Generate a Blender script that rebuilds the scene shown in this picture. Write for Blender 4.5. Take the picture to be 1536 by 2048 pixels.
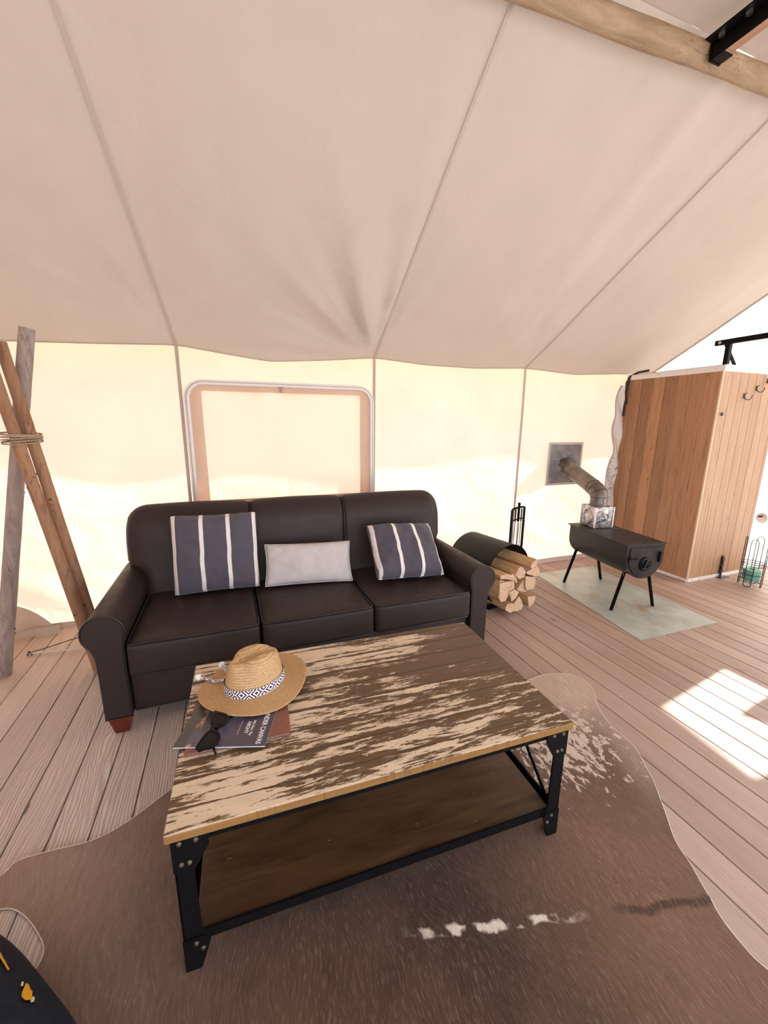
import bpy, bmesh, math, random
from mathutils import Vector, Matrix, noise as mn
random.seed(7)
PI=math.pi; sin=math.sin; cos=math.cos; rad=math.radians
for o in list(bpy.data.objects): bpy.data.objects.remove(o)
S=bpy.context.scene
C=S.collection

# ---------------------------------------------------------------- camera
f_px,pitch,yaw,roll,CH=814.43,0.2156,0.3592,0.0088,1.4117
cy,sy,cp,sp=cos(yaw),sin(yaw),cos(pitch),sin(pitch)
Fv=Vector((sy*cp,cy*cp,-sp)); Rv=Vector((cy,-sy,0)); Uv=Rv.cross(Fv)
R2=Rv*cos(roll)+Uv*sin(roll); U2=-Rv*sin(roll)+Uv*cos(roll)
cd=bpy.data.cameras.new('camera'); cam=bpy.data.objects.new('camera',cd); C.objects.link(cam)
cd.sensor_fit='VERTICAL'; cd.sensor_height=36; cd.sensor_width=27; cd.lens=f_px*36/2048; cd.clip_start=.05
m=Matrix.Identity(4)
for i in range(3): m[i][0]=R2[i]; m[i][1]=U2[i]; m[i][2]=-Fv[i]
m[0][3]=0; m[1][3]=0; m[2][3]=CH
cam.matrix_world=m; S.camera=cam

# ---------------------------------------------------------------- world, sun, exposure
S.view_settings.view_transform='Standard'; S.view_settings.look='None'
S.view_settings.gamma=1; S.view_settings.use_curve_mapping=False
S.view_settings.exposure=0.34
wd=bpy.data.worlds.new('sky'); S.world=wd; wd.use_nodes=True
bg=wd.node_tree.nodes['Background']; bg.inputs[0].default_value=(.80,.89,1,1); bg.inputs[1].default_value=1.15
SUN=Vector((1,.15,.60)).normalized()
sd=bpy.data.lights.new('sun','SUN'); so=bpy.data.objects.new('sun',sd); C.objects.link(so)
sd.energy=15.0; sd.angle=rad(.6); sd.color=(1,.955,.88)
so.rotation_euler=SUN.to_track_quat('Z','Y').to_euler(); so.location=(9,3,7)
# area lamp added in the unseen doorway to stand in for daylight
ad=bpy.data.lights.new('doorway_fill','AREA'); ao=bpy.data.objects.new('doorway_fill',ad); C.objects.link(ao)
ad.shape='RECTANGLE'; ad.size=4.4; ad.size_y=1.7; ad.energy=58; ad.color=(.78,.88,1)
ao.location=(1.2,-1.12,1.0); ao.rotation_euler=(rad(90),0,0)

# ---------------------------------------------------------------- constants of the tent
W=3.217; E0=1.910; T=.60; YR=1.45; ZR=E0+T*(W-YR)+.0
YF=-1.05; XL=-2.5; XR=5.30; XA=4.15
def lerp(a,b,t): return a+(b-a)*t
def pl(pts,x):
    if x<=pts[0][0]: return pts[0][1]
    for (a,b),(c,d) in zip(pts,pts[1:]):
        if x<=c:
            t=(x-a)/(c-a); t=t*t*(3-2*t) if False else t
            return b+(d-b)*t
    return pts[-1][1]
EAVE=[(-2.5,1.86),(-1.7,1.90),(-1.24,1.868),(-.78,1.885),(-.294,1.91),(.01,1.872),(.313,1.838),(.72,1.87),(1.112,1.911),(1.56,1.882),(2.04,1.880),(2.571,1.908),(3.16,1.880),(3.74,1.915),(6,1.93)]
def eave(x): return sum(pl(EAVE,x+d) for d in (-.06,-.03,0,.03,.06))/5

# ---------------------------------------------------------------- object helpers
def obj(name,bm,mat=None,parent=None,smooth=False,autos=None,mod=None):
    me=bpy.data.meshes.new(name)
    if smooth or autos:
        for f in bm.faces: f.smooth=True
    if autos:
        for e in bm.edges:
            if len(e.link_faces)==2 and e.calc_face_angle(0)>rad(autos): e.smooth=False
    bm.to_mesh(me); bm.free()
    mats=mat if isinstance(mat,(list,tuple)) else [mat]
    for k in mats:
        if k: me.materials.append(k)
    o=bpy.data.objects.new(name,me); C.objects.link(o)
    if parent: o.parent=parent
    return o
def tag(o,label=None,cat=None,group=None,kind=None):
    if label: o['label']=label
    if cat: o['category']=cat
    if group: o['group']=group
    if kind: o['kind']=kind
    return o
def thing(name,label,cat,loc=(0,0,0),rz=0,group=None):
    o=bpy.data.objects.new(name,None); C.objects.link(o); o.empty_display_size=.1
    o.location=loc; o.rotation_euler=(0,0,rz); return tag(o,label,cat,group)
def struct(name,bm,mat,**k): return tag(obj(name,bm,mat,**k),kind='structure')
def NB(): return bmesh.new()
def bx(bm,x0,x1,y0,y1,z0,z1,M=None,mi=0):
    vs=[bm.verts.new(Vector((x,y,z)) if M is None else M@Vector((x,y,z))) for z in (z0,z1) for y in (y0,y1) for x in (x0,x1)]
    for q in ((0,2,3,1),(4,5,7,6),(0,1,5,4),(2,6,7,3),(0,4,6,2),(1,3,7,5)):
        f=bm.faces.new([vs[i] for i in q]); f.material_index=mi
    return bm
def bbx(bm,x0,x1,y0,y1,z0,z1,r=.004,seg=2,M=None):
    t=NB(); bx(t,x0,x1,y0,y1,z0,z1)
    bmesh.ops.bevel(t,geom=list(t.edges),offset=r,segments=seg,profile=.5,affect='EDGES')
    join(bm,t,M); return bm
def join(bm,t,M=None):
    if M is not None: bmesh.ops.transform(t,matrix=M,verts=t.verts)
    me=bpy.data.meshes.new('tmp'); t.to_mesh(me); t.free(); bm.from_mesh(me); bpy.data.meshes.remove(me)
def frame_at(d,up=Vector((0,0,1))):
    d=d.normalized(); a=d.cross(up)
    if a.length<1e-4: a=d.cross(Vector((1,0,0)))
    a.normalize(); return a,a.cross(d).normalized()
def tube(bm,pts,r,n=8,closed=False,cap=True,mi=0):
    pts=[Vector(p) for p in pts]; N=len(pts); rings=[]
    a=None
    for i,p in enumerate(pts):
        if closed: d=pts[(i+1)%N]-pts[i-1]
        else: d=pts[min(i+1,N-1)]-pts[max(i-1,0)]
        d.normalize()
        if a is None: a,b=frame_at(d)
        else:
            a=(a-d*a.dot(d)).normalized(); b=a.cross(d)
        rr=r(i/(N-1)) if callable(r) else r
        rings.append([bm.verts.new(p+(a*cos(2*PI*k/n)+b*sin(2*PI*k/n))*rr) for k in range(n)])
    for i in range(N if closed else N-1):
        A,B=rings[i],rings[(i+1)%N]
        for k in range(n):
            f=bm.faces.new((A[k],A[(k+1)%n],B[(k+1)%n],B[k])); f.material_index=mi
    if cap and not closed:
        for q in (rings[0],rings[-1]):
            f=bm.faces.new(q); f.material_index=mi
    return bm
def cyl(bm,p0,p1,r0,r1=None,n=24,mi=0):
    r1=r0 if r1 is None else r1
    return tube(bm,[p0,p1],lambda t:lerp(r0,r1,t),n,mi=mi)
def prism(bm,poly,ax,a,b,mi=0):
    """poly: 2d points; ax: axis of extrusion"""
    def P(u,v,w): return {'x':(w,u,v),'y':(u,w,v),'z':(u,v,w)}[ax]
    A=[bm.verts.new(P(u,v,a)) for u,v in poly]; B=[bm.verts.new(P(u,v,b)) for u,v in poly]
    n=len(poly)
    fs=[bm.faces.new(A),bm.faces.new(B)]
    for i in range(n): fs.append(bm.faces.new((A[i],A[(i+1)%n],B[(i+1)%n],B[i])))
    for f in fs: f.material_index=mi
    return bm
def fixn(bm): bmesh.ops.recalc_face_normals(bm,faces=bm.faces); return bm
def grid(bm,fn,nu,nv,wrapu=False,mi=0,uv=False):
    vs=[[bm.verts.new(fn(i/nu,j/nv)) for j in range(nv+1)] for i in range(nu if wrapu else nu+1)]
    L=bm.loops.layers.uv.verify() if uv else None
    n=nu
    for i in range(n):
        i2=(i+1)%nu if wrapu else i+1
        for j in range(nv):
            try: f=bm.faces.new((vs[i][j],vs[i2][j],vs[i2][j+1],vs[i][j+1]))
            except ValueError: continue
            f.material_index=mi
            if uv:
                for l,(a,b) in zip(f.loops,((i,j),(i+1,j),(i+1,j+1),(i,j+1))): l[L].uv=(a/nu,b/nv)
    return vs

# ---------------------------------------------------------------- material helpers
class M_:
    def __init__(s,name):
        s.m=bpy.data.materials.new(name); s.m.use_nodes=True; s.t=s.m.node_tree; s.n=s.t.nodes; s.n.clear()
        s.out=s.n.new('ShaderNodeOutputMaterial')
    def L(s,a,b): s.t.links.new(a,b)
    def set(s,sock,v):
        if hasattr(v,'is_output') or isinstance(v,bpy.types.NodeSocket): s.L(v,sock)
        else:
            if isinstance(v,(tuple,list)) and len(v)==3 and sock.type=='RGBA': v=(*v,1)
            sock.default_value=v
    def co(s,kind='Object'): return s.n.new('ShaderNodeTexCoord').outputs[kind]
    def map(s,v,scale=(1,1,1),loc=(0,0,0),rot=(0,0,0)):
        q=s.n.new('ShaderNodeMapping'); s.L(v,q.inputs[0]); q.inputs['Scale'].default_value=scale; q.inputs['Location'].default_value=loc; q.inputs['Rotation'].default_value=rot; return q.outputs[0]
    def noise(s,v,scale=5,detail=3,rough=.5,dist=0,out='Fac'):
        q=s.n.new('ShaderNodeTexNoise'); s.L(v,q.inputs['Vector']); q.inputs['Scale'].default_value=scale; q.inputs['Detail'].default_value=detail; q.inputs['Roughness'].default_value=rough; q.inputs['Distortion'].default_value=dist; return q.outputs[out]
    def wave(s,v,scale=5,dist=1,detail=2,ds=1,dir='X',prof='SIN'):
        q=s.n.new('ShaderNodeTexWave'); s.L(v,q.inputs['Vector']); q.bands_direction=dir; q.wave_profile=prof
        q.inputs['Scale'].default_value=scale; q.inputs['Distortion'].default_value=dist; q.inputs['Detail'].default_value=detail; q.inputs['Detail Scale'].default_value=ds; return q.outputs['Fac']
    def white(s,v):
        q=s.n.new('ShaderNodeTexWhiteNoise'); q.noise_dimensions='1D'; s.set(q.inputs['W'],v); return q.outputs['Value']
    def vor(s,v,scale=5,feat='F1'):
        q=s.n.new('ShaderNodeTexVoronoi'); s.L(v,q.inputs['Vector']); q.inputs['Scale'].default_value=scale; q.feature=feat; return q.outputs['Distance']
    def sep(s,v):
        q=s.n.new('ShaderNodeSeparateXYZ'); s.L(v,q.inputs[0]); return q.outputs
    def comb(s,x=0,y=0,z=0):
        q=s.n.new('ShaderNodeCombineXYZ'); s.set(q.inputs[0],x); s.set(q.inputs[1],y); s.set(q.inputs[2],z); return q.outputs[0]
    def math(s,op,a,b=0,c=0,clamp=False):
        q=s.n.new('ShaderNodeMath'); q.operation=op; q.use_clamp=clamp; s.set(q.inputs[0],a); s.set(q.inputs[1],b); s.set(q.inputs[2],c); return q.outputs[0]
    def rng(s,v,a,b,c=0,d=1,smooth=False):
        q=s.n.new('ShaderNodeMapRange'); s.set(q.inputs[0],v); q.interpolation_type='SMOOTHSTEP' if smooth else 'LINEAR'
        for i,k in enumerate((a,b,c,d)): q.inputs[i+1].default_value=k
        return q.outputs[0]
    def mix(s,fac,a,b,mode='MIX'):
        q=s.n.new('ShaderNodeMix'); q.data_type='RGBA'; q.blend_type=mode; q.clamp_factor=True
        s.set(q.inputs[0],fac); s.set(q.inputs[6],a); s.set(q.inputs[7],b); return q.outputs[2]
    def bump(s,h,dist=.002,strength=1,normal=None):
        q=s.n.new('ShaderNodeBump'); s.L(h,q.inputs['Height']); q.inputs['Distance'].default_value=dist; q.inputs['Strength'].default_value=strength
        if normal: s.L(normal,q.inputs['Normal'])
        return q.outputs[0]
    def bsdf(s,col=(.5,.5,.5),rough=.6,metal=0,bump=None,spec=.5,**k):
        q=s.n.new('ShaderNodeBsdfPrincipled'); s.set(q.inputs['Base Color'],col); s.set(q.inputs['Roughness'],rough); s.set(q.inputs['Metallic'],metal)
        q.inputs['Specular IOR Level'].default_value=spec
        if bump: s.L(bump,q.inputs['Normal'])
        for a,b in k.items(): s.set(q.inputs[a.replace('_',' ')],b)
        s.L(q.outputs[0],s.out.inputs[0]); s.b=q; return s.m
def plain(name,col,rough=.6,metal=0,spec=.5,nz=0,ns=30,bump=0):
    k=M_(name); c=col; b=None
    v=k.co()
    if nz: c=k.mix(k.rng(k.noise(v,ns,4,.6),.3,.7),tuple(x*(1-nz) for x in col),tuple(min(1,x*(1+nz)) for x in col))
    if bump: b=k.bump(k.noise(v,ns*3,3),bump)
    return k.bsdf(c,rough,metal,b,spec)
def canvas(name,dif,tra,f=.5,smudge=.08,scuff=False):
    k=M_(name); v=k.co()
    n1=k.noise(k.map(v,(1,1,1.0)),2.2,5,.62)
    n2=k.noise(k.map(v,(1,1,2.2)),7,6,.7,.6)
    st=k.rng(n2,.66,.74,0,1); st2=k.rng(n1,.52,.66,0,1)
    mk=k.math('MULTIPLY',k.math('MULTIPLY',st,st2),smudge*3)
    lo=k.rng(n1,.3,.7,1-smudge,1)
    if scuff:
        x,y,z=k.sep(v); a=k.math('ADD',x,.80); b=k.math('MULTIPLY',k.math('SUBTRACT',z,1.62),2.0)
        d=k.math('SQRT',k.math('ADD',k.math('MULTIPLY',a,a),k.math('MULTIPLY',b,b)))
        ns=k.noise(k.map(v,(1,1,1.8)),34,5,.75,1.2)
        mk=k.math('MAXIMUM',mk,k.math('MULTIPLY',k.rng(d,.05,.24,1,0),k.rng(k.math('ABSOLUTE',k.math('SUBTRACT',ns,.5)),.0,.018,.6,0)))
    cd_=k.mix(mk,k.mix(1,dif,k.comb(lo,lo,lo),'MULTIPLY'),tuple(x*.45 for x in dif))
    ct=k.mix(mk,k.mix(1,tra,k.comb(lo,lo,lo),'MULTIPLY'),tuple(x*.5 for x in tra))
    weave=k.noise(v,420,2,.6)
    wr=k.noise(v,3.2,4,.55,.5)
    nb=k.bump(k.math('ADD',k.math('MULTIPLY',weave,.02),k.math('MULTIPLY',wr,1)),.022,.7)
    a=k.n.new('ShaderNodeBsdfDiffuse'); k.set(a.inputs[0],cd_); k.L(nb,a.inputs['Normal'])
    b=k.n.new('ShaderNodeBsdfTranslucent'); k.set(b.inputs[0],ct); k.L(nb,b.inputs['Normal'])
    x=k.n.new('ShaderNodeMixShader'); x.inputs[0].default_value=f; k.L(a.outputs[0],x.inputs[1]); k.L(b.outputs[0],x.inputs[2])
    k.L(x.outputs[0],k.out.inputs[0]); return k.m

# ---------------------------------------------------------------- materials
M_wall=canvas('wall_canvas',(.82,.70,.59),(.99,.78,.65),.58,.09,True)
M_flap=canvas('window_flap_canvas',(.80,.69,.58),(.99,.80,.66),.50,.05)
M_band=canvas('doubled_canvas',(.72,.58,.48),(.80,.62,.50),.38,.04)
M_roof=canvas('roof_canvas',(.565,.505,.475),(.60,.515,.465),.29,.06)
M_fly=canvas('fly_canvas',(.64,.58,.50),(.66,.58,.48),.40,.02)
M_white=canvas('white_canvas',(.90,.89,.88),(.97,.95,.92),.5,.02)
M_seam=plain('seam_webbing',(.50,.44,.38),.9)
M_seamw=plain('seam_binding',(.48,.38,.33),.9)
M_zip=plain('zip_tape',(.80,.76,.76),.7)
M_zipd=plain('zip_teeth',(.36,.31,.31),.6)
M_black=plain('black_steel',(.0040,.0035,.004),.55,.0,.12,.3,20,.0006)
M_chrome=plain('worn_chrome',(.6,.6,.62),.3,1)
M_dark=plain('dark_gap',(.02,.016,.014),.9)

def floor_mat():
    k=M_('deck_wood'); v=k.co(); x,y,z=k.sep(v)
    b=k.math('FLOOR',k.math('DIVIDE',k.math('ADD',x,10),.126)); r=k.white(b); r2=k.white(k.math('ADD',b,77.3))
    vv=k.comb(k.math('ADD',x,k.math('MULTIPLY',r,3)),k.math('ADD',y,k.math('MULTIPLY',r2,30)),r)
    # ribbed weathered grain
    wob=k.noise(k.map(vv,(2.6,.55,1)),2.0,4,.5)
    gx=k.math('ADD',k.math('MULTIPLY',x,92),k.math('MULTIPLY',wob,k.math('MULTIPLY',k.math('ADD',r,.35),13)))
    rib=k.math('MULTIPLY',k.math('ADD',k.math('SINE',k.math('MULTIPLY',gx,6.2832)),1),.5)
    fine=k.noise(k.map(vv,(150,2.5,1)),1,4,.65)
    mid=k.noise(k.map(vv,(22,.9,1)),1,4,.6)
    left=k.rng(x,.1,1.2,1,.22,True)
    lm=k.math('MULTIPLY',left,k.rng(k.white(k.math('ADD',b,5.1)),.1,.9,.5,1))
    base=k.mix(r,(.60,.50,.47),(.74,.64,.61))  # left boards paler: weathered grey, with blue sky light put into the colour
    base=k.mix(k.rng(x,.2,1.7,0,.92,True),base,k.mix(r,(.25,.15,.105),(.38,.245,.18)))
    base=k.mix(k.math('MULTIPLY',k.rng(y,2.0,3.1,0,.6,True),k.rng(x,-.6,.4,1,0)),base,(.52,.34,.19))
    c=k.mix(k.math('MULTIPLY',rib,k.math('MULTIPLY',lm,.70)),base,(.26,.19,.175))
    c=k.mix(k.rng(fine,.45,.75,0,.40),c,(.17,.095,.07))
    c=k.mix(k.rng(mid,.35,.75,0,.30),c,(.56,.42,.35))
    kn=k.vor(k.map(vv,(4.0,1.1,1)),1.6); c=k.mix(k.rng(kn,.035,.06,.75,0),c,(.09,.045,.03))
    bl=k.noise(v,1.7,3,.6); c=k.mix(k.rng(bl,.4,.7,0,.22),c,(.50,.40,.37))
    h=k.math('ADD',k.math('MULTIPLY',rib,k.math('MULTIPLY',lm,-.9)),k.math('MULTIPLY',fine,.5))
    return k.bsdf(c,k.rng(fine,.2,.8,.42,.62),0,k.bump(h,.0018,.8),.4)
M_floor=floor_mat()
def table_mat():
    k=M_('chipped_paint_planks'); v=k.co(); x,y,z=k.sep(v)
    b=k.math('FLOOR',k.math('DIVIDE',k.math('ADD',y,5),.0904)); r=k.white(b)
    vv=k.comb(k.math('ADD',x,k.math('MULTIPLY',r,7)),y,r)
    n=k.noise(k.map(vv,(3.6,25,1)),1.4,8,.72,.35)
    n3=k.noise(k.map(vv,(12,80,1)),2.2,6,.75,.3)
    n2=k.noise(k.map(v,(1.6,2.6,1)),1.1,2,.5)
    fr=k.math('ABSOLUTE',k.math('SUBTRACT',k.math('FRACT',k.math('DIVIDE',k.math('ADD',y,5),.0904)),.5))
    th=k.math('ADD',k.math('MULTIPLY',n,.72),k.math('MULTIPLY',n3,.28))
    th=k.math('ADD',th,k.math('MULTIPLY',k.math('SUBTRACT',n2,.5),.34))
    th=k.math('SUBTRACT',th,k.rng(x,-.35,.60,-.045,.095)); th=k.math('SUBTRACT',th,k.rng(y,-.1,.36,0,.025))
    th=k.math('SUBTRACT',th,k.rng(fr,.40,.5,0,.10)); th=k.math('ADD',th,k.math('MULTIPLY',k.math('SUBTRACT',r,.5),.05))
    p=k.rng(th,.487,.497,0,1)
    woodc=k.mix(k.noise(k.map(vv,(5,90,1)),1,4,.6),(.060,.034,.015),(.17,.098,.044))
    pc=k.mix(k.noise(k.map(v,(3,14,1)),3,4,.6),(.55,.42,.29),(.80,.65,.49))
    pc=k.mix(k.rng(k.noise(k.map(vv,(30,160,1)),1,3,.6),.6,.75,0,.5),pc,(.35,.21,.10))
    c=k.mix(p,woodc,pc)
    c=k.mix(k.rng(fr,.482,.496,0,.85),c,(.05,.025,.012))
    side=k.rng(k.sep(k.co('Normal'))[2],.3,.6,1,0)
    c=k.mix(side,c,k.mix(k.noise(k.map(v,(4,4,60)),1,3,.6),(.33,.17,.05),(.17,.08,.025)))
    h=k.math('ADD',k.math('MULTIPLY',p,.6),k.math('MULTIPLY',k.rng(fr,.46,.5,0,1),-1.2)); h=k.math('ADD',h,k.math('MULTIPLY',n3,.5))
    return k.bsdf(c,k.mix(p,(.42,.42,.42),(.55,.55,.55)),0,k.bump(h,.0014,.9),.4)
M_top=table_mat()
def wood(name,c1,c2,sc=(3,40,3),rough=.5,rings=0,bump=.0006,knots=0,kc=(.05,.025,.01)):
    k=M_(name); v=k.co(); n=k.noise(k.map(v,sc),1,5,.62,.4)
    c=k.mix(k.rng(n,.3,.7),c1,c2)
    if rings:
        w=k.wave(k.map(v,tuple(q*.35 for q in sc)),rings,6,3,1.2,'X'); c=k.mix(k.math('MULTIPLY',w,.30),c,tuple(q*.5 for q in c1))
    if knots: c=k.mix(k.rng(k.vor(v,knots),.05,.13,.85,0),c,kc)
    return k.bsdf(c,rough,0,k.bump(n,bump),.4)
def shelf_mat():
    k=M_('dark_shelf_wood'); v=k.co(); n=k.noise(k.map(v,(2,14,2)),1.5,5,.6,.6)
    c=k.mix(k.rng(n,.3,.7),(.042,.020,.009),(.105,.055,.024))
    sc=k.noise(k.map(v,(14,190,1)),1,3,.7,.2); ms=k.noise(v,4,2,.5)
    c=k.mix(k.math('MULTIPLY',k.rng(sc,.69,.72,0,1),k.rng(ms,.50,.62,0,1)),c,(.62,.5,.4))
    c=k.mix(k.rng(k.vor(k.map(v,(1,2.2,1)),5),.03,.09,.5,0),c,(.03,.015,.008))
    return k.bsdf(c,k.rng(n,.2,.8,.30,.48),0,k.bump(n,.0008),.5)
M_shelf=shelf_mat()
M_leather=(lambda k:k.bsdf((.029,.0175,.0155),k.rng(k.noise(k.co(),14,3,.6),.3,.7,.50,.60),0,k.bump(k.math('ADD',k.noise(k.co(),260,3,.6),k.math('MULTIPLY',k.noise(k.co(),5,3,.5),9)),.0007,.6),.34))(M_('brown_leather'))
M_pipe=plain('leather_piping',(.012,.009,.010),.4)
M_mahog=wood('mahogany_foot',(.10,.014,.008),(.16,.03,.015),(3,3,30),.3)
def rug_mat():
    k=M_('cowhide_fur'); v=k.co(); x,y,z=k.sep(v)
    wv=k.noise(v,2.3,2,.5,0,'Color')
    q=k.n.new('ShaderNodeVectorMath'); q.operation='MULTIPLY_ADD'; k.L(wv,q.inputs[0]); q.inputs[1].default_value=(.22,.10,0); k.L(v,q.inputs[2]); vw=q.outputs[0]
    # fur streaks follow the lie of the hair
    s1=k.noise(k.map(vw,(85,11,1)),1,5,.72); s2=k.noise(k.map(vw,(230,30,1)),1,3,.7)
    big=k.noise(v,2.0,4,.6,.4)
    c=k.mix(k.rng(big,.35,.68),(.060,.028,.016),(.150,.078,.048))
    pale=k.math('MULTIPLY',k.rng(x,-.75,.12,1,0,True),k.rng(y,.55,1.25,.15,1)); c=k.mix(k.math('MULTIPLY',pale,.85),c,(.42,.29,.235))
    rr=k.math('MULTIPLY',k.rng(x,.55,1.1,0,1,True),k.rng(y,.5,1.1,1,.6)); c=k.mix(k.math('MULTIPLY',rr,.55),c,(.27,.145,.085))
    # pale lobe at the far right end of the hide
    dx=k.math('SUBTRACT',x,1.62); dy=k.math('SUBTRACT',y,1.56)
    d=k.math('SQRT',k.math('ADD',k.math('MULTIPLY',dx,dx),k.math('MULTIPLY',dy,dy)))
    c=k.mix(k.rng(d,.12,.52,.85,0,True),c,(.60,.45,.35))
    ed=k.rng(k.math('SUBTRACT',x,k.math('MULTIPLY',k.math('SUBTRACT',y,.45),.52)),1.12,1.27,0,.55,True); c=k.mix(k.math('MULTIPLY',ed,k.rng(y,.75,1.0,0,1)),c,(.52,.39,.31))
    dx=k.math('SUBTRACT',x,1.30); dy=k.math('SUBTRACT',y,1.20)
    d2=k.math('SQRT',k.math('ADD',k.math('MULTIPLY',dx,dx),k.math('MULTIPLY',k.math('MULTIPLY',dy,dy),1.5)))
    sp=k.noise(k.map(vw,(36,20,1)),1.0,5,.66,.5); spm=k.math('ADD',sp,k.rng(d2,.02,.62,.15,-.24))
    c=k.mix(k.rng(spm,.545,.575,0,.9),c,(.72,.58,.47))
    # broken white line and dark fold along the spine
    ln=k.math('ADD',k.math('MULTIPLY',x,-.262),.878)
    dl=k.math('ABSOLUTE',k.math('ADD',k.math('SUBTRACT',y,ln),k.math('MULTIPLY',k.math('SUBTRACT',k.noise(v,11,4,.65),.5),.06)))
    seg=k.math('MULTIPLY',k.rng(x,.36,.44,0,1),k.rng(x,.78,.90,1,0)); gap=k.rng(k.noise(k.map(v,(1,1,1)),19,2,.5),.42,.52,0,1)
    wl=k.math('MULTIPLY',k.math('MULTIPLY',k.rng(dl,.008,.016,1,0),seg),gap); c=k.mix(wl,c,(.80,.70,.60))
    fold=k.math('MULTIPLY',k.rng(dl,.006,.016,1,0),k.rng(x,.95,1.02,0,.75)); c=k.mix(fold,c,(.04,.018,.010))
    c=k.mix(k.rng(s1,.35,.75,0,.55),c,k.mix(1,c,(.42,.38,.35),'MULTIPLY'))
    c=k.mix(k.rng(s2,.52,.80,0,.32),c,(.48,.36,.29))
    h=k.math('ADD',s1,k.math('MULTIPLY',s2,.7))
    return k.bsdf(c,.85,0,k.bump(h,.008,.7),.12,Sheen_Weight=.10,Sheen_Roughness=.6)
M_rug=rug_mat()
M_rugedge=plain('hide_edge',(.74,.66,.60),.8)

# ---------------------------------------------------------------- ground, deck
bm=NB(); bx(bm,-14,18,-14,18,-.40,-.36); struct('ground',bm,plain('dry_ground',(.55,.46,.36),.95,0,.2,.1,2))
bm=NB()
n0=math.floor((XL-.2+10)/.126); n1=math.ceil((XR+.2+10)/.126)
for i in range(n0,n1):
    x0=i*.126-10; g=.0022; t=NB()
    bx(t,x0+g,x0+.126-g,YF-.5,W+.05,-.025,0)
    es=[e for e in t.edges if abs(e.verts[0].co.z)<1e-6 and abs(e.verts[1].co.z)<1e-6 and abs(e.verts[0].co.x-e.verts[1].co.x)<1e-6]
    bmesh.ops.bevel(t,geom=es,offset=.0028,segments=2,profile=.5,affect='EDGES'); join(bm,t)
bx(bm,XL-.2,XR+.2,YF-.5,W+.05,-.06,-.026,mi=1)
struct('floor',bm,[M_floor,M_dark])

# ---------------------------------------------------------------- canvas shell
def wr_wall(x,z):
    a=.006*sin(x*5.1+z*2)+.010*mn.noise(Vector((x*1.3,z*1.1,3)))
    low=max(0,.55-z)
    a+=low*.030*mn.noise(Vector((x*3.5+z*5,z*2.5,9)))*2
    for sx in (-.294,1.112,2.571):            # little pulls below each seam head
        dx,dz=x-sx,z-1.9; r=math.hypot(dx,dz)
        a+=.010*math.exp(-r/.35)*sin(9*math.atan2(dx,-dz)+sx)
    return a
def wallfn(x0,x1,y,top):
    def fn(u,v):
        x=lerp(x0,x1,u); z=lerp(.012,top(x),v); return Vector((x,y+wr_wall(x,z)*min(1,v*8)*min(1,(1-v)*12),z))
    return fn
bm=NB(); grid(bm,wallfn(XL,XA,W,eave),150,44); 
cut=[f for f in bm.faces if -.175<f.calc_center_median().x<.997 and .835<f.calc_center_median().z<1.615]
bmesh.ops.delete(bm,geom=cut,context='FACES'); struct('wall_back',bm,M_wall,smooth=True)
bm=NB(); grid(bm,wallfn(XA,XR,W,lambda x:E0+.14),30,20); struct('wall_back_bath',bm,M_white,smooth=True)

def seamx(x,s):   # seams lean slightly as they climb
    return x-.10*s*(1 if x<0 else (.32 if x<2 else -.20))
FANS=[(1.10,W-.01,1.0,1.9,3.2,.085),(2.571,W,.8,1.7,3.0,.030),(-.294,W,.7,.2,1.3,.022)]
def roofz(x,y):
    s=W-y
    z=E0+T*s
    z+=(eave(x)-E0)*math.exp(-s/.55)
    # each bay sags a little between its seams
    xs=[-3.2,-1.75,-.294,1.112,2.571,4.0,5.5]
    xx=x+.06*s*(1 if x<0 else .2)
    for a,b in zip(xs,xs[1:]):
        if a<=xx<b:
            u=(xx-a)/(b-a); z-=.045*sin(PI*u)**1.2*min(1,s/.5)*min(1,(W-YR-s)/.8+.05)
    for fx,fy,dens,_,_,A in FANS:
        dx,dy=x-fx,fy-y; r=math.hypot(dx,dy); th=math.atan2(dx,dy)
        if r>.02:
            wv=mn.noise(Vector((th*5.2,r*.5,fx*3)))+.55*mn.noise(Vector((th*11,r*.8,fx)))
            env=math.exp(-((r-.45)/.55)**2)*math.exp(-((th+.55)/.62)**2)
            z+=A*wv*env*dens*min(1,r*2.5)
    # hanging folds from the ridge pole on the right
    z+=.034*mn.noise(Vector((x*8,y*.35,1)))*math.exp(-((x-2.2)/.36)**2)*min(1,s/.5)
    z+=.022*mn.noise(Vector((x*1.5,y*1.2,5)))*min(1,s/.3)+.006*mn.noise(Vector((x*5,y*1.6,8)))*min(1,s/.3)
    return z
bm=NB()
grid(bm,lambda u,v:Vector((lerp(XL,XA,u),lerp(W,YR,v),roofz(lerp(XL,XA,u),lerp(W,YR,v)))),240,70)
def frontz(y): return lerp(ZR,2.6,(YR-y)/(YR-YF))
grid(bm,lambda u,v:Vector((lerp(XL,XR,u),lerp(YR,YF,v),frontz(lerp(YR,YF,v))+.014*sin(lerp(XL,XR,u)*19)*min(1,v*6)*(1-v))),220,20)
struct('ceiling',bm,M_roof,smooth=True)
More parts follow.
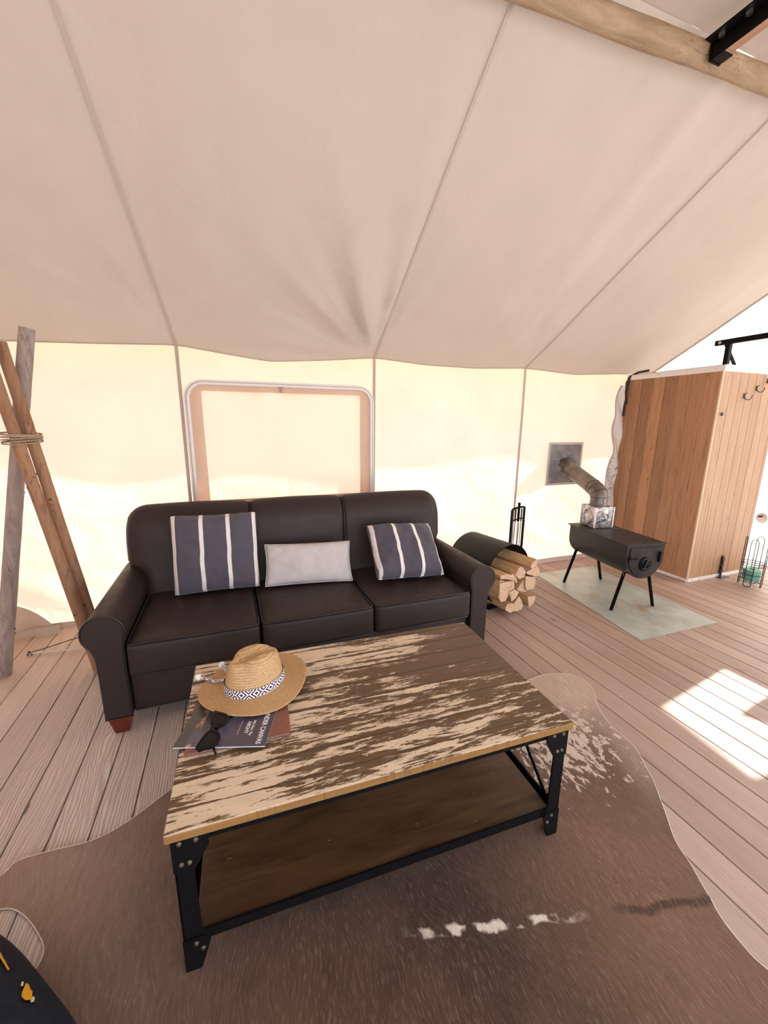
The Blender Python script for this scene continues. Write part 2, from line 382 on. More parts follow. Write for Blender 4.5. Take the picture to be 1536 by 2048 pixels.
# bathroom end: higher white canvas roof and its valance
bm=NB()
def bathroof(u,v):
    x=lerp(XA-.05,XR,u); y=lerp(W,YR,v); return Vector((x,y,E0+.13+T*(W-y)+.02*mn.noise(Vector((x*4,y*2,2)))+.015*sin(x*14+y*3)))
grid(bm,bathroof,30,40); bx(bm,XA-.05,XR,YR-.004,YR,ZR,E0+.14+T*(W-YR)); struct('ceiling_bath',bm,M_white,smooth=True)
bm=NB(); pts=[(XA,lerp(W,YR,t),roofz(XA,lerp(W,YR,t))-.004) for t in [i/40 for i in range(41)]]
tube(bm,pts,.008,6); struct('trim_1',bm,M_seam,smooth=True)
# right end wall with a made-up hole shaped to cast the floor's sun patch, left end wall, front wall with wide doorway
PATCH=[(1.985,1.205),(2.66,1.312),(2.66,1.085),(2.43,1.062),(2.287,1.037),(2.345,.935),(2.66,.94),(2.66,.80),(1.931,.776)]
def onwall(x,y):
    t=(XR-x)/SUN.x; return (y+SUN.y*t,SUN.z*t)
HOLE=[onwall(*p) for p in PATCH]
bm=NB()
outer=[(YF,0),(YF,2.6),(YR,ZR),(YR,E0+.15+T*(W-YR)),(W,E0+.15),(W,0)]
ov=[bm.verts.new((XR,y,z)) for y,z in outer]; hv=[bm.verts.new((XR,y,z)) for y,z in HOLE]
oe=[bm.edges.new((ov[i],ov[(i+1)%6])) for i in range(6)]; he=[bm.edges.new((hv[i],hv[(i+1)%len(hv)])) for i in range(len(hv))]
bmesh.ops.triangle_fill(bm,edges=oe+he,use_beauty=True)
struct('wall_right',bm,M_white)
bm=NB(); vs=[bm.verts.new((XL,y,z)) for y,z in [(YF,0),(YF,2.6),(YR,ZR),(W,eave(XL)),(W,0)]]; bm.faces.new(vs); struct('wall_left',bm,M_wall)
bm=NB(); bx(bm,XL,-1.2,YF-.004,YF,0,2.6); bx(bm,3.9,XR,YF-.004,YF,0,2.6); bx(bm,-1.2,3.9,YF-.004,YF,1.9,2.6)
struct('wall_front',bm,M_wall)
# outer fly sheet above the roof; its overhang shades the top of the wall
bm=NB(); o=.20
for (ya,za,yb,zb) in [(W+o,1.86,YR,ZR+.22),(YR,ZR+.22,YF-.9,2.65)]:
    grid(bm,lambda u,v:Vector((lerp(XL-.2,XA+.05,u),lerp(ya,yb,v),lerp(za,zb,v))),80,10)
grid(bm,lambda u,v:Vector((lerp(XA+.05,5.9,u),lerp(W+o,W+.04,v),lerp(1.86,2.02,v))),4,2)  # unseen eave strip added to carry the wall's shade past the fly's end
for v in bm.verts:
    if v.co.y>W+o-.01: v.co.z-=.02*abs(sin(v.co.x*2.2)); v.co.y+=.012*sin(v.co.x*3.1)
struct('roof_fly',bm,M_fly,smooth=True)
# hem along the foot of the canvas
bm=NB(); t=NB()
grid(t,lambda u,v:Vector((lerp(XL,3.86,u),W-.012-.004*sin(u*90)-.012*(1-v),lerp(.001,.042,v))),120,3); join(bm,t)
struct('baseboard_back',bm,plain('hem',(.62,.48,.40),.9),smooth=True)
# seams
def ribbon(path,w,side,n):
    bm=NB()
    A=[bm.verts.new(Vector(p)-side*w/2) for p in path]; B=[bm.verts.new(Vector(p)+side*w/2) for p in path]
    for i in range(len(path)-1): bm.faces.new((A[i],B[i],B[i+1],A[i+1]))
    r=bmesh.ops.extrude_face_region(bm,geom=list(bm.faces)); bmesh.ops.translate(bm,verts=[v for v in r['geom'] if isinstance(v,bmesh.types.BMVert)],vec=n)
    return fixn(bm)
k=2
for sx in (-1.75,-.294,1.112,2.571):
    p=[]
    for i in range(41):
        z=lerp(.02,eave(sx),i/40); p.append((sx,W+wr_wall(sx,z)*min(1,i/5)*min(1,(40-i)/4)-.006,z))
    struct('trim_%d'%k,ribbon(p,.022,Vector((1,0,0)),Vector((0,-.003,0))),M_seamw); k+=1
    p=[]
    for i in range(61):
        y=lerp(W,YR,i/60); x=seamx(sx,W-y); p.append((x,y,roofz(x,y)-.007))
    struct('trim_%d'%k,ribbon(p,.016,Vector((1,0,0)),Vector((0,0,-.003))),M_seam); k+=1
# eave piping
bm=NB(); tube(bm,[(x,W-.008,eave(x)) for x in [XL+i*(3.85-XL)/160 for i in range(161)]],.0035,6); struct('trim_%d'%k,bm,M_seamw,smooth=True); k+=1

# ---------------------------------------------------------------- window flap with zip
def rrect(x0,x1,z0,z1,r,n=8,top_only=True):
    pts=[(x0,z0)]
    for i in range(n+1):
        a=PI-i*PI/2/n; pts.append((x0+r+r*cos(a),z1-r+r*sin(a)))
    for i in range(n+1):
        a=PI/2-i*PI/2/n; pts.append((x1-r+r*cos(a),z1-r+r*sin(a)))
    pts.append((x1,z0)); return pts
def sag(x,z):   # the zip line droops to the middle
    return z-.035*sin(PI*(x+.265)/1.355)*(z/1.7)
wz=thing('window_1','zipped canvas window flap in the back wall above the sofa','window',(0,0,0)); wz['kind']='structure'; del wz['label']; del wz['category']
yw=W-.030
bm=NB(); fl=rrect(-.262,1.088,.60,1.695,.12)
vs=[bm.verts.new((x,yw+.006,sag(x,z))) for x,z in fl]; bm.faces.new(vs); bmesh.ops.triangulate(bm,faces=bm.faces)
obj('flap',bm,M_flap,wz)
def bandstrip(lo,hi):
    bm=NB(); A=[bm.verts.new((x,yw,sag(x,z))) for x,z in lo]; B=[bm.verts.new((x,yw,sag(x,z))) for x,z in hi]
    for i in range(len(A)-1): bm.faces.new((A[i],A[i+1],B[i+1],B[i]))
    return bm
inn=[(-.160,.845)]+[(-.163,1.624)]*8+[(-.160,1.626)]+[(.985,1.626)]*9+[(.985,.845)]
out=rrect(-.25,1.075,.845,1.683,.11)
obj('flap_border',bandstrip(out,inn),M_band,wz)
bm=NB(); bx(bm,-.25,1.075,yw-.001,yw+.001,.60,.845); obj('flap_border',bm,M_band,wz)
for dr,nm,mt,rr in ((0,'zip_tape',M_zip,.012),(.019,'zip_tape',M_zip,.006),(.0125,'zip',M_zipd,.0035)):
    pts=[(x,yw-.004,sag(x,z)) for x,z in rrect(-.262-dr+.012,1.088+dr-.012,.62,1.690+dr-.012,.115+dr,12)]
    q=[]
    for a,b in zip(pts,pts[1:]):
        for i in range(6): q.append(Vector(a).lerp(Vector(b),i/6))
    q.append(Vector(pts[-1])); bm=NB(); tube(bm,q,rr,8); obj(nm,bm,mt,wz,smooth=True)
bm=NB()
for x in (-.262,1.090): bx(bm,x-.012,x+.014,yw-.022,yw-.006,.80,.85)
obj('zip_pull',bm,M_zip,wz)
bm=NB(); bx(bm,.372,.384,yw-.02,yw-.004,1.62,1.662); tube(bm,[(.362,yw-.02,1.66),(.378,yw-.02,1.64),(.394,yw-.02,1.66)],.003,6); obj('zip_pull',bm,M_zipd,wz)

# ---------------------------------------------------------------- ridge log, bracket and rafter
def logmat(name,c1,c2,grain=(.10,.055,.03),sc=(1,1,.4)):
    k=M_(name); v=k.map(k.co(),sc); n=k.noise(v,6,6,.68,1.0); c=k.mix(k.rng(n,.3,.7),c1,c2)
    w=k.noise(v,7,4,.6,1.2); m2=k.noise(v,3,2,.5); c=k.mix(k.math('MULTIPLY',k.rng(k.math('ABSOLUTE',k.math('SUBTRACT',w,.5)),.0,.022,.75,0),k.rng(m2,.45,.6,.1,1)),c,grain)
    c=k.mix(k.rng(k.vor(v,4),.03,.10,.6,0),c,grain)
    return k.bsdf(c,.8,0,k.bump(k.math('ADD',n,k.math('MULTIPLY',w,.5)),.006,.8),.3)
M_log=logmat('weathered_log',(.28,.19,.115),(.46,.34,.235),(.15,.09,.05),(.55,2.2,2.2))
LC=Vector((1.35,1.455,2.87)); LD=Vector((1,-.045,.004)).normalized()
bm=NB()
def logf(u,v):
    a=2*PI*u; t=lerp(-3.8,3.9,v); c=LC+LD*t; A,B=frame_at(LD)
    d=A*cos(a)+B*sin(a); r=.041*(1+.08*mn.noise(Vector((cos(a)*1.5,sin(a)*1.5,t*2.5)))+.035*mn.noise(Vector((cos(a)*3,sin(a)*3,t*9))))
    return c+d*r
grid(bm,logf,32,260,wrapu=True)
for A in [1,-1]:
    pass
bmesh.ops.holes_fill(bm,edges=bm.edges)
tag(obj('ridge_pole',bm,M_log,smooth=True),'weathered pale log running along the tent ridge at the top right','pole')
bm=NB()   # long drying cracks are modelled as dark slivers set in the bark
rf=thing('cross_beam','brown wooden beam end held in a black steel bracket on the ridge log','beam',(1.905,1.365,2.845))
B0=Vector((0,0,0)); RD=Vector((.0,-1,0.0)).normalized(); side=RD.cross(Vector((0,0,1))).normalized(); upv=side.cross(RD)
Mr=Matrix((( *[side.x,RD.x,upv.x],0),(side.y,RD.y,upv.y,0),(side.z,RD.z,upv.z,0),(0,0,0,1)))
bm=NB(); bbx(bm,-.022,.022,.035,.75,-.022,.022,.003,2,Mr); obj('beam',bm,wood('rafter_wood',(.30,.15,.09),(.46,.26,.17),(30,2,30),.6),rf)
bm=NB(); bx(bm,.024,.028,-.015,.30,-.026,.034,Mr); bx(bm,-.028,.028,-.015,.30,.024,.028,Mr); bx(bm,.024,.075,-.015,.30,.026,.030,Mr); bx(bm,-.028,.034,-.02,-.014,-.030,.036,Mr); bx(bm,-.028,.028,-.015,.03,-.027,-.023,Mr); obj('bracket',bm,M_black,rf)
for q in (.03,.12,.21):
    bm=NB(); cyl(bm,Mr@Vector((.050,q,.026)),Mr@Vector((.050,q,.014)),.011,n=6); obj('bolt',bm,M_chrome,rf)

# ---------------------------------------------------------------- tripod poles on the left
def pole(name,a,b,r,label,mat,seed):
    a=Vector(a); b=Vector(b); d=(b-a); L=d.length; d.normalize(); A,B=frame_at(d)
    t=thing(name,label,'pole',a,0,None); bm=NB()
    def fn(u,v):
        an=2*PI*u; rr=r*(1-.10*v)*(1+.06*mn.noise(Vector((cos(an)*1.2,sin(an)*1.2,v*L*3+seed)))+.03*mn.noise(Vector((cos(an)*4,sin(an)*4,v*L*8+seed))))
        return d*(L*v)+(A*cos(an)+B*sin(an))*rr
    grid(bm,fn,24,70,wrapu=True); bmesh.ops.holes_fill(bm,edges=bm.edges)
    bmesh.ops.delete(bm,geom=[],context='VERTS')
    obj('shaft',bm,mat,t,smooth=True,autos=50)
    for kk in range(6):
        v=random.uniform(.1,.95); an=random.uniform(PI*.9,PI*2.1); p=d*(L*v)+(A*cos(an)+B*sin(an))*r*(.985-.1*v)
        nb=NB(); nd=(A*cos(an)+B*sin(an)); cyl(nb,p-nd*.002,p+nd*.0035,.0085,.004,10); obj('knot',nb,plain_knot,t,smooth=True)
    return t
plain_knot=plain('knot_wood',(.10,.045,.025),.7)
M_p1=logmat('grey_bark',(.22,.165,.145),(.46,.38,.35),(.14,.08,.06),(2.2,2.2,.5))
M_p2=logmat('red_bark',(.24,.115,.065),(.44,.26,.155),(.13,.055,.035),(2.2,2.2,.35))
pole('lodge_pole',(-1.285,2.665,0),(-.918,2.69,1.861),.037,'grey peeled log pole leaning right, leftmost of the three lashed poles at its foot',M_p1,1)
pole('lodge_pole',(-.789,2.53,0),(-1.051,2.53,1.83),.028,'reddish log pole leaning left, front one of the pair beside the sofa arm',M_p2,5)
pole('lodge_pole',(-.776,2.605,0),(-1.002,2.600,1.775),.028,'reddish log pole leaning left, behind the front one, with its cut top in view',M_p2,9)
bm=NB()
for j in range(6):
    z=1.300+j*.0085; pts=[]
    for i in range(36):
        a=2*PI*i/36; cx=-.978-.0*z; pts.append((-.984+.074*cos(a)+.0,2.608+.116*sin(a),z+.006*sin(a+j)))
    tube(bm,pts,.0036,6,closed=True)
tag(obj('lashing_rope',bm,plain('jute',(.36,.28,.20),.9),smooth=True),'tan rope wound around the three crossed log poles','rope')
bm=NB(); tube(bm,[(-1.23,2.86,.015),(-.83,2.80,.015)],.0045,8); tag(obj('tent_rod',bm,plain('white_rod',(.85,.82,.80),.4),smooth=True),'thin white rod lying on the deck between the log poles','rod')
bm=NB(); tube(bm,[(-1.23,2.86,.02),(-1.13,2.87,.035),(-1.02,2.86,.065),(-.9,2.80,.11),(-.835,2.66,.17)],.003,6); tube(bm,[(-1.245,2.86,.004),(-1.235,2.86,.03),(-1.222,2.86,.004)],.006,6)
tag(obj('tie_cord',bm,plain('cord',(.11,.08,.06),.9),smooth=True),'thin dark cord tied from the grey pole foot to the reddish poles','cord')
bm=NB(); grid(bm,lambda u,v:Vector((lerp(-1.62,-1.235,u)+.03*v,W-.06+.03*sin(u*9)*(1-v)-.02*(1-v),.05+lerp(0,.20*(1-u**3),v))),24,8)
grid(bm,lambda u,v:Vector((lerp(-1.62,-1.16,u),W-.085+.008*sin(u*13)-.01*(1-v),.004+.055*v)),24,3)
tag(obj('canvas_skirt',bm,canvas('skirt_canvas',(.62,.52,.45),(.5,.4,.3),.2),smooth=True),'loose beige canvas skirt turned up at the wall foot by the grey pole','tarp')

# ---------------------------------------------------------------- coffee table
TH=-.0309; tl,td=1.2036,.7235
cxy=Vector((-.2091,.8975,0))+Matrix.Rotation(TH,3,'Z')@Vector((tl/2,td/2,0))
tb=thing('coffee_table','long wooden coffee table with chipped cream paint top and black iron legs','table',cxy,TH)
bm=NB(); t=NB(); nx,ny=60,36
bbx(bm,-tl/2,tl/2,-td/2,td/2,.434,.46,.003,2); obj('tabletop',bm,M_top,tb)
bm=NB(); hx,hy=tl/2-.012,td/2-.012
bx(bm,-hx+.02,hx-.02,-hy+.005,-hy+.009,.404,.433); bx(bm,-hx+.02,hx-.02,hy-.009,hy-.005,.404,.433); bx(bm,-hx+.005,-hx+.009,-hy+.01,hy-.01,.404,.433); bx(bm,hx-.009,hx-.005,-hy+.01,hy-.01,.404,.433)
obj('apron',bm,M_black,tb)
bm=NB()
for s in (-1,1):
    bx(bm,-hx+.03,hx-.03,s*(hy-.008)-.003,s*(hy-.008)+.003,.088,.118); bx(bm,-hx+.03,hx-.03,s*(hy-.02)-.014,s*(hy-.02)+.014,.086,.090)
    bx(bm,s*(hx-.008)-.003,s*(hx-.008)+.003,-hy+.03,hy-.03,.088,.118); bx(bm,s*(hx-.02)-.014,s*(hx-.02)+.014,-hy+.03,hy-.03,.086,.090)
obj('shelf_rail',bm,M_black,tb)
bm=NB(); bbx(bm,-hx+.028,hx-.028,-hy+.012,hy-.012,.0905,.112,.003,2); obj('shelf',bm,M_shelf,tb)
leg2d=[(0,.008),(.038,.008),(.056,.080),(.068,.100),(.046,.128),(.043,.345),(.078,.395),(.078,.432),(0,.432)]
for sx in (-1,1):
    for s_ in (-1,1):
        bm=NB()
        prism(bm,[(sx*(hx-u),v) for u,v in leg2d],'y',s_*hy,s_*(hy-.005))
        prism(bm,[(s_*(hy-u),v) for u,v in leg2d],'x',sx*hx,sx*(hx-.005)); fixn(bm)
        lg=obj('leg',bm,M_black,tb)
        bm=NB()
        prism(bm,[(sx*(hx+.0015-u),v) for u,v in [(0,.335),(.050,.335),(.084,.395),(.084,.433),(0,.433)]],'y',s_*(hy+.001),s_*(hy+.004))
        fixn(bm); obj('gusset',bm,M_black,lg); bm=NB()
        prism(bm,[(sx*(hx+.0015-u),v) for u,v in [(0,.008),(.038,.008),(.066,.092),(.052,.112),(0,.112)]],'y',s_*(hy+.001),s_*(hy+.004)); fixn(bm)
        obj('foot_plate',bm,M_black,lg)
        for (u,v) in ((.018,.418),(.055,.418),(.018,.356),(.036,.356),(.03,.095),(.045,.072)):
            bm=NB(); cyl(bm,(sx*(hx-u),s_*(hy+.003),v),(sx*(hx-u),s_*(hy+.0075),v),.0065,.0045,10); obj('rivet',bm,plain_riv if 'plain_riv' in globals() else globals().setdefault('plain_riv',plain('worn_rivet',(.11,.085,.055),.55,.5,.4,.7,90)),lg,smooth=True)
    for (a,b) in (((sx*(hx-.012),-hy+.03,.10),(sx*(hx-.012),.02,.405)),((sx*(hx-.012),hy-.03,.10),(sx*(hx-.012),-.02,.405))):
        bm=NB(); a=Vector(a); b=Vector(b); A,B=frame_at(b-a,Vector((1,0,0)))
        vs=[p+A*i*.008+Vector((1,0,0))*j*.002 for p in (a,b) for i,j in ((-1,-1),(1,-1),(1,1),(-1,1))]
        vv=[bm.verts.new(p) for p in vs]
        for q in ((0,1,2,3),(4,7,6,5),(0,4,5,1),(1,5,6,2),(2,6,7,3),(3,7,4,0)): bm.faces.new([vv[i] for i in q])
        obj('brace',bm,M_black,tb)

# ---------------------------------------------------------------- sofa
SF=thing('sofa','three seat dark brown leather sofa with rolled arms against the tent wall','sofa',(.395,2.37,0))
ox,oy=.395,2.37
def soft(bm,x0,x1,y0,y1,z0,z1,r,puff=0,n=10,seg=4):
    t=NB(); bx(t,x0,x1,y0,y1,z0,z1)
    bmesh.ops.subdivide_edges(t,edges=list(t.edges),cuts=n,use_grid_fill=True)
    c=Vector(((x0+x1)/2,(y0+y1)/2,(z0+z1)/2)); h=Vector(((x1-x0)/2,(y1-y0)/2,(z1-z0)/2))
    for v in t.verts:
        p=v.co-c; q=Vector((max(-h.x+r,min(h.x-r,p.x)),max(-h.y+r,min(h.y-r,p.y)),max(-h.z+r,min(h.z-r,p.z))))
        d=p-q
        if d.length>1e-9: d=d.normalized()*r
        v.co=c+q+d
        if puff:
            u=p.x/h.x; w=p.y/h.y
            if p.z>0: v.co.z+=puff*(1-u**4)*(1-w**4)
            if p.y<-h.y*.98: v.co.y-=puff*.5*(1-u**4)*(1-(p.z/h.z)**2)
    join(bm,t); return bm
# frame base
bm=NB(); bbx(bm,-.50-ox+.0,1.28-ox,1.955-oy,2.80-oy,.085,.285,.012,3); obj('base',bm,M_leather,SF,autos=35)
bm=NB(); tube(bm,[(-.49-ox,1.953-oy,.092),(1.27-ox,1.953-oy,.092)],.004,6); obj('piping',bm,M_pipe,SF)
# seat cushions
SX=[-.496,.083,.672,1.272]
for a,b in zip(SX,SX[1:]):
    bm=NB(); soft(bm,a+.004-ox,b-.004-ox,1.905-oy,2.56-oy,.288,.447,.020,.010,16)
    cu=obj('seat_cushion',bm,M_leather,SF,smooth=True)
    x0,x1=a+.010-ox,b-.010-ox
    for zz,yy in ((.446,1.911-oy),(.292,1.911-oy)):
        bm=NB(); tube(bm,[(x0-.002,2.5-oy,zz-.004),(x0-.002,yy+.06,zz-.002),(x0-.001,yy+.02,zz),(x0+.012,yy,zz),((x0+x1)/2,yy-.003,zz+.001),(x1-.012,yy,zz),(x1+.001,yy+.02,zz),(x1+.002,yy+.06,zz-.002),(x1+.002,2.5-oy,zz-.004)],.0042,8)
        obj('piping',bm,M_pipe,cu,smooth=True)
# back: profile in y,z lofted over x with rounded ends
def backsec(a):   # closed section parameter 0..1 -> (y,z)
    P=[(2.50,.30),(2.495,.44),(2.530,.56),(2.550,.66),(2.558,.75),(2.572,.83),(2.610,.895),(2.67,.925),(2.745,.905),(2.80,.84),(2.815,.70),(2.815,.45),(2.815,.12),(2.70,.12),(2.52,.14)]
    n=len(P); t=a*n; i=int(t)%n; fr=t-int(t)
    p0,p1,p2,p3=P[(i-1)%n],P[i],P[(i+1)%n],P[(i+2)%n]
    return tuple(.5*((2*p1[k])+(-p0[k]+p2[k])*fr+(2*p0[k]-5*p1[k]+4*p2[k]-p3[k])*fr*fr+(-p0[k]+3*p1[k]-3*p2[k]+p3[k])*fr**3) for k in (0,1))
BX=[-.595,.090,.681,1.410]
def backmesh(xa,xb,le,re):
    bm=NB(); nu,nv=44,90; rings=[]
    for i in range(nu+1):
        u=i/nu; x=lerp(xa,xb,u)
        dl=x-xa if le else 9; dr=xb-x if re else 9; d=min(dl,dr); r=.115
        k=0
        if d<r: k=1-math.sqrt(max(0,1-((r-d)/r)**2))
        ring=[]
        for j in range(nv):
            y,z=backsec(j/nv); cyy,czz=2.66,.62
            if k>0:
                z=z-(k*.115 if z>czz else 0)*min(1,(z-czz)/.25) if z>czz else z
                y=lerp(y,cyy,k*.55)
            # crease next to the seams, slight crown in the panel middle
            s=1.0
            e=min((x-xa) if not le else 9,(xb-x) if not re else 9)
            if z>.42: 
                cr=math.exp(-e/.012)*.016; crown=.010*(1-(2*u-1)**2)
                dn=Vector((y-cyy,z-.72)); 
                if dn.length>0: dn.normalize()
                y+=dn.x*(crown-cr); z+=dn.y*(crown-cr)
            # the back narrows below the roll so the ends neck in
            xx=x
            if z<.62:
                tt=min(1,(.62-z)/.06)
                if le and dl<.3: xx=x+tt*.05*(1-dl/.3)
                if re and dr<.3: xx=x-tt*.05*(1-dr/.3)
            ring.append(bm.verts.new((xx-ox,y-oy,z)))
        rings.append(ring)
    for i in range(nu):
        for j in range(nv): bm.faces.new((rings[i][j],rings[i][(j+1)%nv],rings[i+1][(j+1)%nv],rings[i+1][j]))
    for q in (rings[0],rings[-1]): bm.faces.new(q)
    return fixn(bm)
for i in range(3):
    bk=obj('back_panel',backmesh(BX[i]+(.001 if i else 0),BX[i+1]-(.001 if i<2 else 0),i==0,i==2),M_leather,SF,smooth=True,autos=60)
    if i<2:
        bm=NB(); pts=[]
        for j in range(1,62):
            y,z=backsec(j/90); dn=Vector((y-2.66,z-.72)).normalized(); pts.append((BX[i+1]-ox,y-oy-dn.x*.006,z-dn.y*.006))
        tube(bm,pts,.004,6); obj('piping',bm,M_pipe,bk,smooth=True)
# arms
def armprof(s):   # s=-1 left arm, +1 right ; returns outline x (outer positive), z
    c=(0,.506); r=.083; pts=[]
    xi=-.062   # inner face offset from roll centre
    pts.append((-.066,.085)); pts.append((-.066,.30)); pts.append((-.068,.44))
    for i in range(25):
        a=rad(205)-i*rad(255)/24; pts.append((c[0]+r*cos(a)*1.0+(.004),c[1]+r*sin(a)))
    pts.append((.046,.415)); pts.append((.040,.385)); pts.append((.038,.30)); pts.append((.038,.085))
    return pts
for s,cx in ((-1,-.568),(1,1.352)):
    P=[(cx-ox+s*u,z) for u,z in armprof(s)]
    ya,yb=1.925-oy,2.74-oy
    bm=NB(); secs=[(ya,.93),(ya+.006,.975),(ya+.018,1.0)]+[(lerp(ya+.018,yb,t),1.0) for t in (.2,.4,.6,.8,1)]
    cxm=sum(p[0] for p in P)/len(P); czm=sum(p[1] for p in P)/len(P); rings=[]
    for y,k in secs: rings.append([bm.verts.new((cxm+(x-cxm)*k if k<1 else x,y,z if k==1 else lerp(czm,z,1-(1-k)*.25))) for x,z in P])
    n=len(P)
    for a,b in zip(rings,rings[1:]):
        for i in range(n): bm.faces.new((a[i],a[(i+1)%n],b[(i+1)%n],b[i]))
    bm.faces.new(rings[0]); bm.faces.new(rings[-1]); fixn(bm)
    ar=obj('arm',bm,M_leather,SF,smooth=True,autos=48)
    bm=NB(); tube(bm,[(x,ya+.004,z) for x,z in P],.0045,8,closed=True); obj('piping',bm,M_pipe,ar,smooth=True)
    bm=NB(); tube(bm,[(P[-1][0],ya+.01,.088),(P[-1][0],yb,.088)],.004,6); obj('piping',bm,M_pipe,ar)
    for yy in (1.965-oy,2.72-oy):
        bm=NB(); t=NB(); xc=cx-ox+s*(-.014); bx(t,xc-.045,xc+.045,yy-.04,yy+.045,.001,.086)
        for v in t.verts:
            if v.co.z<.05: v.co.x=xc+(v.co.x-xc)*.62; v.co.y=yy+(v.co.y-yy)*.62
        bmesh.ops.bevel(t,geom=list(t.edges),offset=.002,segments=1,affect='EDGES'); join(bm,t); obj('foot',bm,M_mahog,SF)

# ---------------------------------------------------------------- cushions
def pillow(name,bl,br,tr,tl_,th,mat,label,group=None,seed=0,ears=.03,wr=.010):
    bl,br,tr,tl_=map(Vector,(bl,br,tr,tl_)); c=(bl+br+tr+tl_)/4
    X=((br-bl)+(tr-tl_)).normalized(); w=((br-bl).length+(tr-tl_).length)/2; Y=((tl_-bl)+(tr-br)); h=((tl_-bl).length+(tr-br).length)/2
    Y=(Y-X*Y.dot(X)).normalized(); Z=X.cross(Y)
    M=Matrix((( X.x,Y.x,Z.x,c.x),(X.y,Y.y,Z.y,c.y),(X.z,Y.z,Z.z,c.z),(0,0,0,1)))
    bm=NB(); N=34
    for sgn in (1,-1):
        def fn(u,v):
            a,b=2*u-1,2*v-1
            pr=(max(0,1-abs(a)**3.2)*max(0,1-abs(b)**3.2))**.50
            edge=1-.045*(1-abs(b)**2)*abs(a)**6; edge2=1-.045*(1-abs(a)**2)*abs(b)**6
            cr=1-ears*(abs(a)*abs(b))**7; x=a*w/2*edge*cr; y=b*h/2*edge2*cr
            z=sgn*th*pr*.5
            z+=wr*mn.noise(Vector((x*9,y*9,seed)))*min(1,pr*2)
            rim=max(abs(a),abs(b))
            z+=.007*mn.noise(Vector((x*22,y*22,seed+4)))*min(1,pr*3)
            if rim>.9: x+=.004*mn.noise(Vector((y*30,seed,1)))*(rim-.9)*10; y+=.004*mn.noise(Vector((x*30,seed,2)))*(rim-.9)*10
            return Vector((x,y,z))
        grid(bm,fn,N,N)
    bmesh.ops.remove_doubles(bm,verts=bm.verts,dist=.0006); fixn(bm)
    t=obj(name,bm,mat,smooth=True); t.matrix_world=M; tag(t,label,'cushion',group)
    # sewn edge
    bm=NB(); pts=[]
    for q in range(4):
        for i in range(16):
            s_=-1+2*i/16; a,b=((s_,-1),(1,s_),(-s_,1),(-1,-s_))[q]
            edge=1-.045*(1-abs(b)**2)*abs(a)**6; edge2=1-.045*(1-abs(a)**2)*abs(b)**6
            cr=1-ears*(abs(a)*abs(b))**7; pts.append((a*w/2*edge*cr,b*h/2*edge2*cr,0))
    tube(bm,pts,.0035,6,closed=True); e=obj('seam_edge',bm,mat,t,smooth=True)
    return t
def stripe_mat(name,w,pos,base,stripe,sw=.021):
    k=M_(name); v=k.co(); x,y,z=k.sep(v); wob=k.math('MULTIPLY',k.math('SUBTRACT',k.noise(k.comb(0,y,0),9,2,.5),.5),.010)
    xx=k.math('ADD',x,wob); mk=None
    for p in pos:
        d=k.math('ABSOLUTE',k.math('SUBTRACT',xx,(p-.5)*w)); q=k.rng(d,sw/2-.001,sw/2+.001,1,0); mk=q if mk is None else k.math('MAXIMUM',mk,q)
    wv=k.noise(k.map(v,(500,90,1)),1,2,.6); bc=k.mix(wv,tuple(q*.8 for q in base),tuple(q*1.25 for q in base))
    return k.bsdf(k.mix(mk,bc,stripe),.9,0,k.bump(k.noise(v,380,2,.6),.0008),.2,Sheen_Weight=.15)
M_st=stripe_mat('navy_stripe',.462,(.045,.35,.65,.955),(.085,.075,.095),(.78,.72,.70))
M_st2=stripe_mat('navy_stripe_2',.47,(.07,.36,.65,.94),(.085,.075,.095),(.80,.74,.72))
G='striped throw cushions'
pillow('cushion',(-.362,2.355,.470),(.108,2.355,.470),(.122,2.445,.895),(-.318,2.445,.905),.155,M_st,'square navy striped cushion standing upright at the left end of the sofa',G,1)
pillow('cushion',(.775,2.160,.485),(1.215,2.130,.485),(1.240,2.430,.735),(.785,2.440,.765),.165,M_st2,'navy striped cushion slumped back beside the right sofa arm',G,5,wr=.022)
def lin():
    k=M_('grey_linen'); v=k.co(); n=k.noise(k.map(v,(260,22,1)),1,3,.6); return k.bsdf(k.mix(n,(.44,.40,.40),(.66,.61,.60)),.9,0,k.bump(k.noise(v,300,2),.0008),.2)
pillow('cushion',(.142,2.325,.470),(.665,2.270,.468),(.655,2.405,.672),(.150,2.440,.695),.10,lin(),'small plain light grey lumbar cushion in the middle of the sofa',None,8,ears=.0,wr=.014)

# ---------------------------------------------------------------- things on the coffee table
ZT=.4603
def local_rect(name,p0,ux,w,h,z0,z1,mat,parent=None,r=.0015,loc=None):
    pass
# leather folder
a0=Vector((-.185,1.135,0)); a1=Vector((.118,1.118,0)); ux=(a1-a0).normalized(); uy=Vector((-ux.y,ux.x,0))
fo=thing('leather_folder','reddish brown leather folder lying under the magazine on the coffee table','folder',(a0.x,a0.y,ZT),math.atan2(ux.y,ux.x))
M_fold=plain('brown_folder',(.24,.095,.06),.55,0,.4,.12,60,.0003)
bm=NB(); bbx(bm,0,.303,0,.232,.006,.0085,.001,2); obj('cover',bm,M_fold,fo)
bm=NB(); bbx(bm,0,.303,0,.232,0,.0025,.001,2); bx(bm,.0,.004,0,.232,.001,.0075); obj('back_cover',bm,M_fold,fo)
bm=NB(); bx(bm,.006,.298,.004,.228,.0026,.0059); obj('pages',bm,plain('paper',(.75,.72,.68),.8),fo)
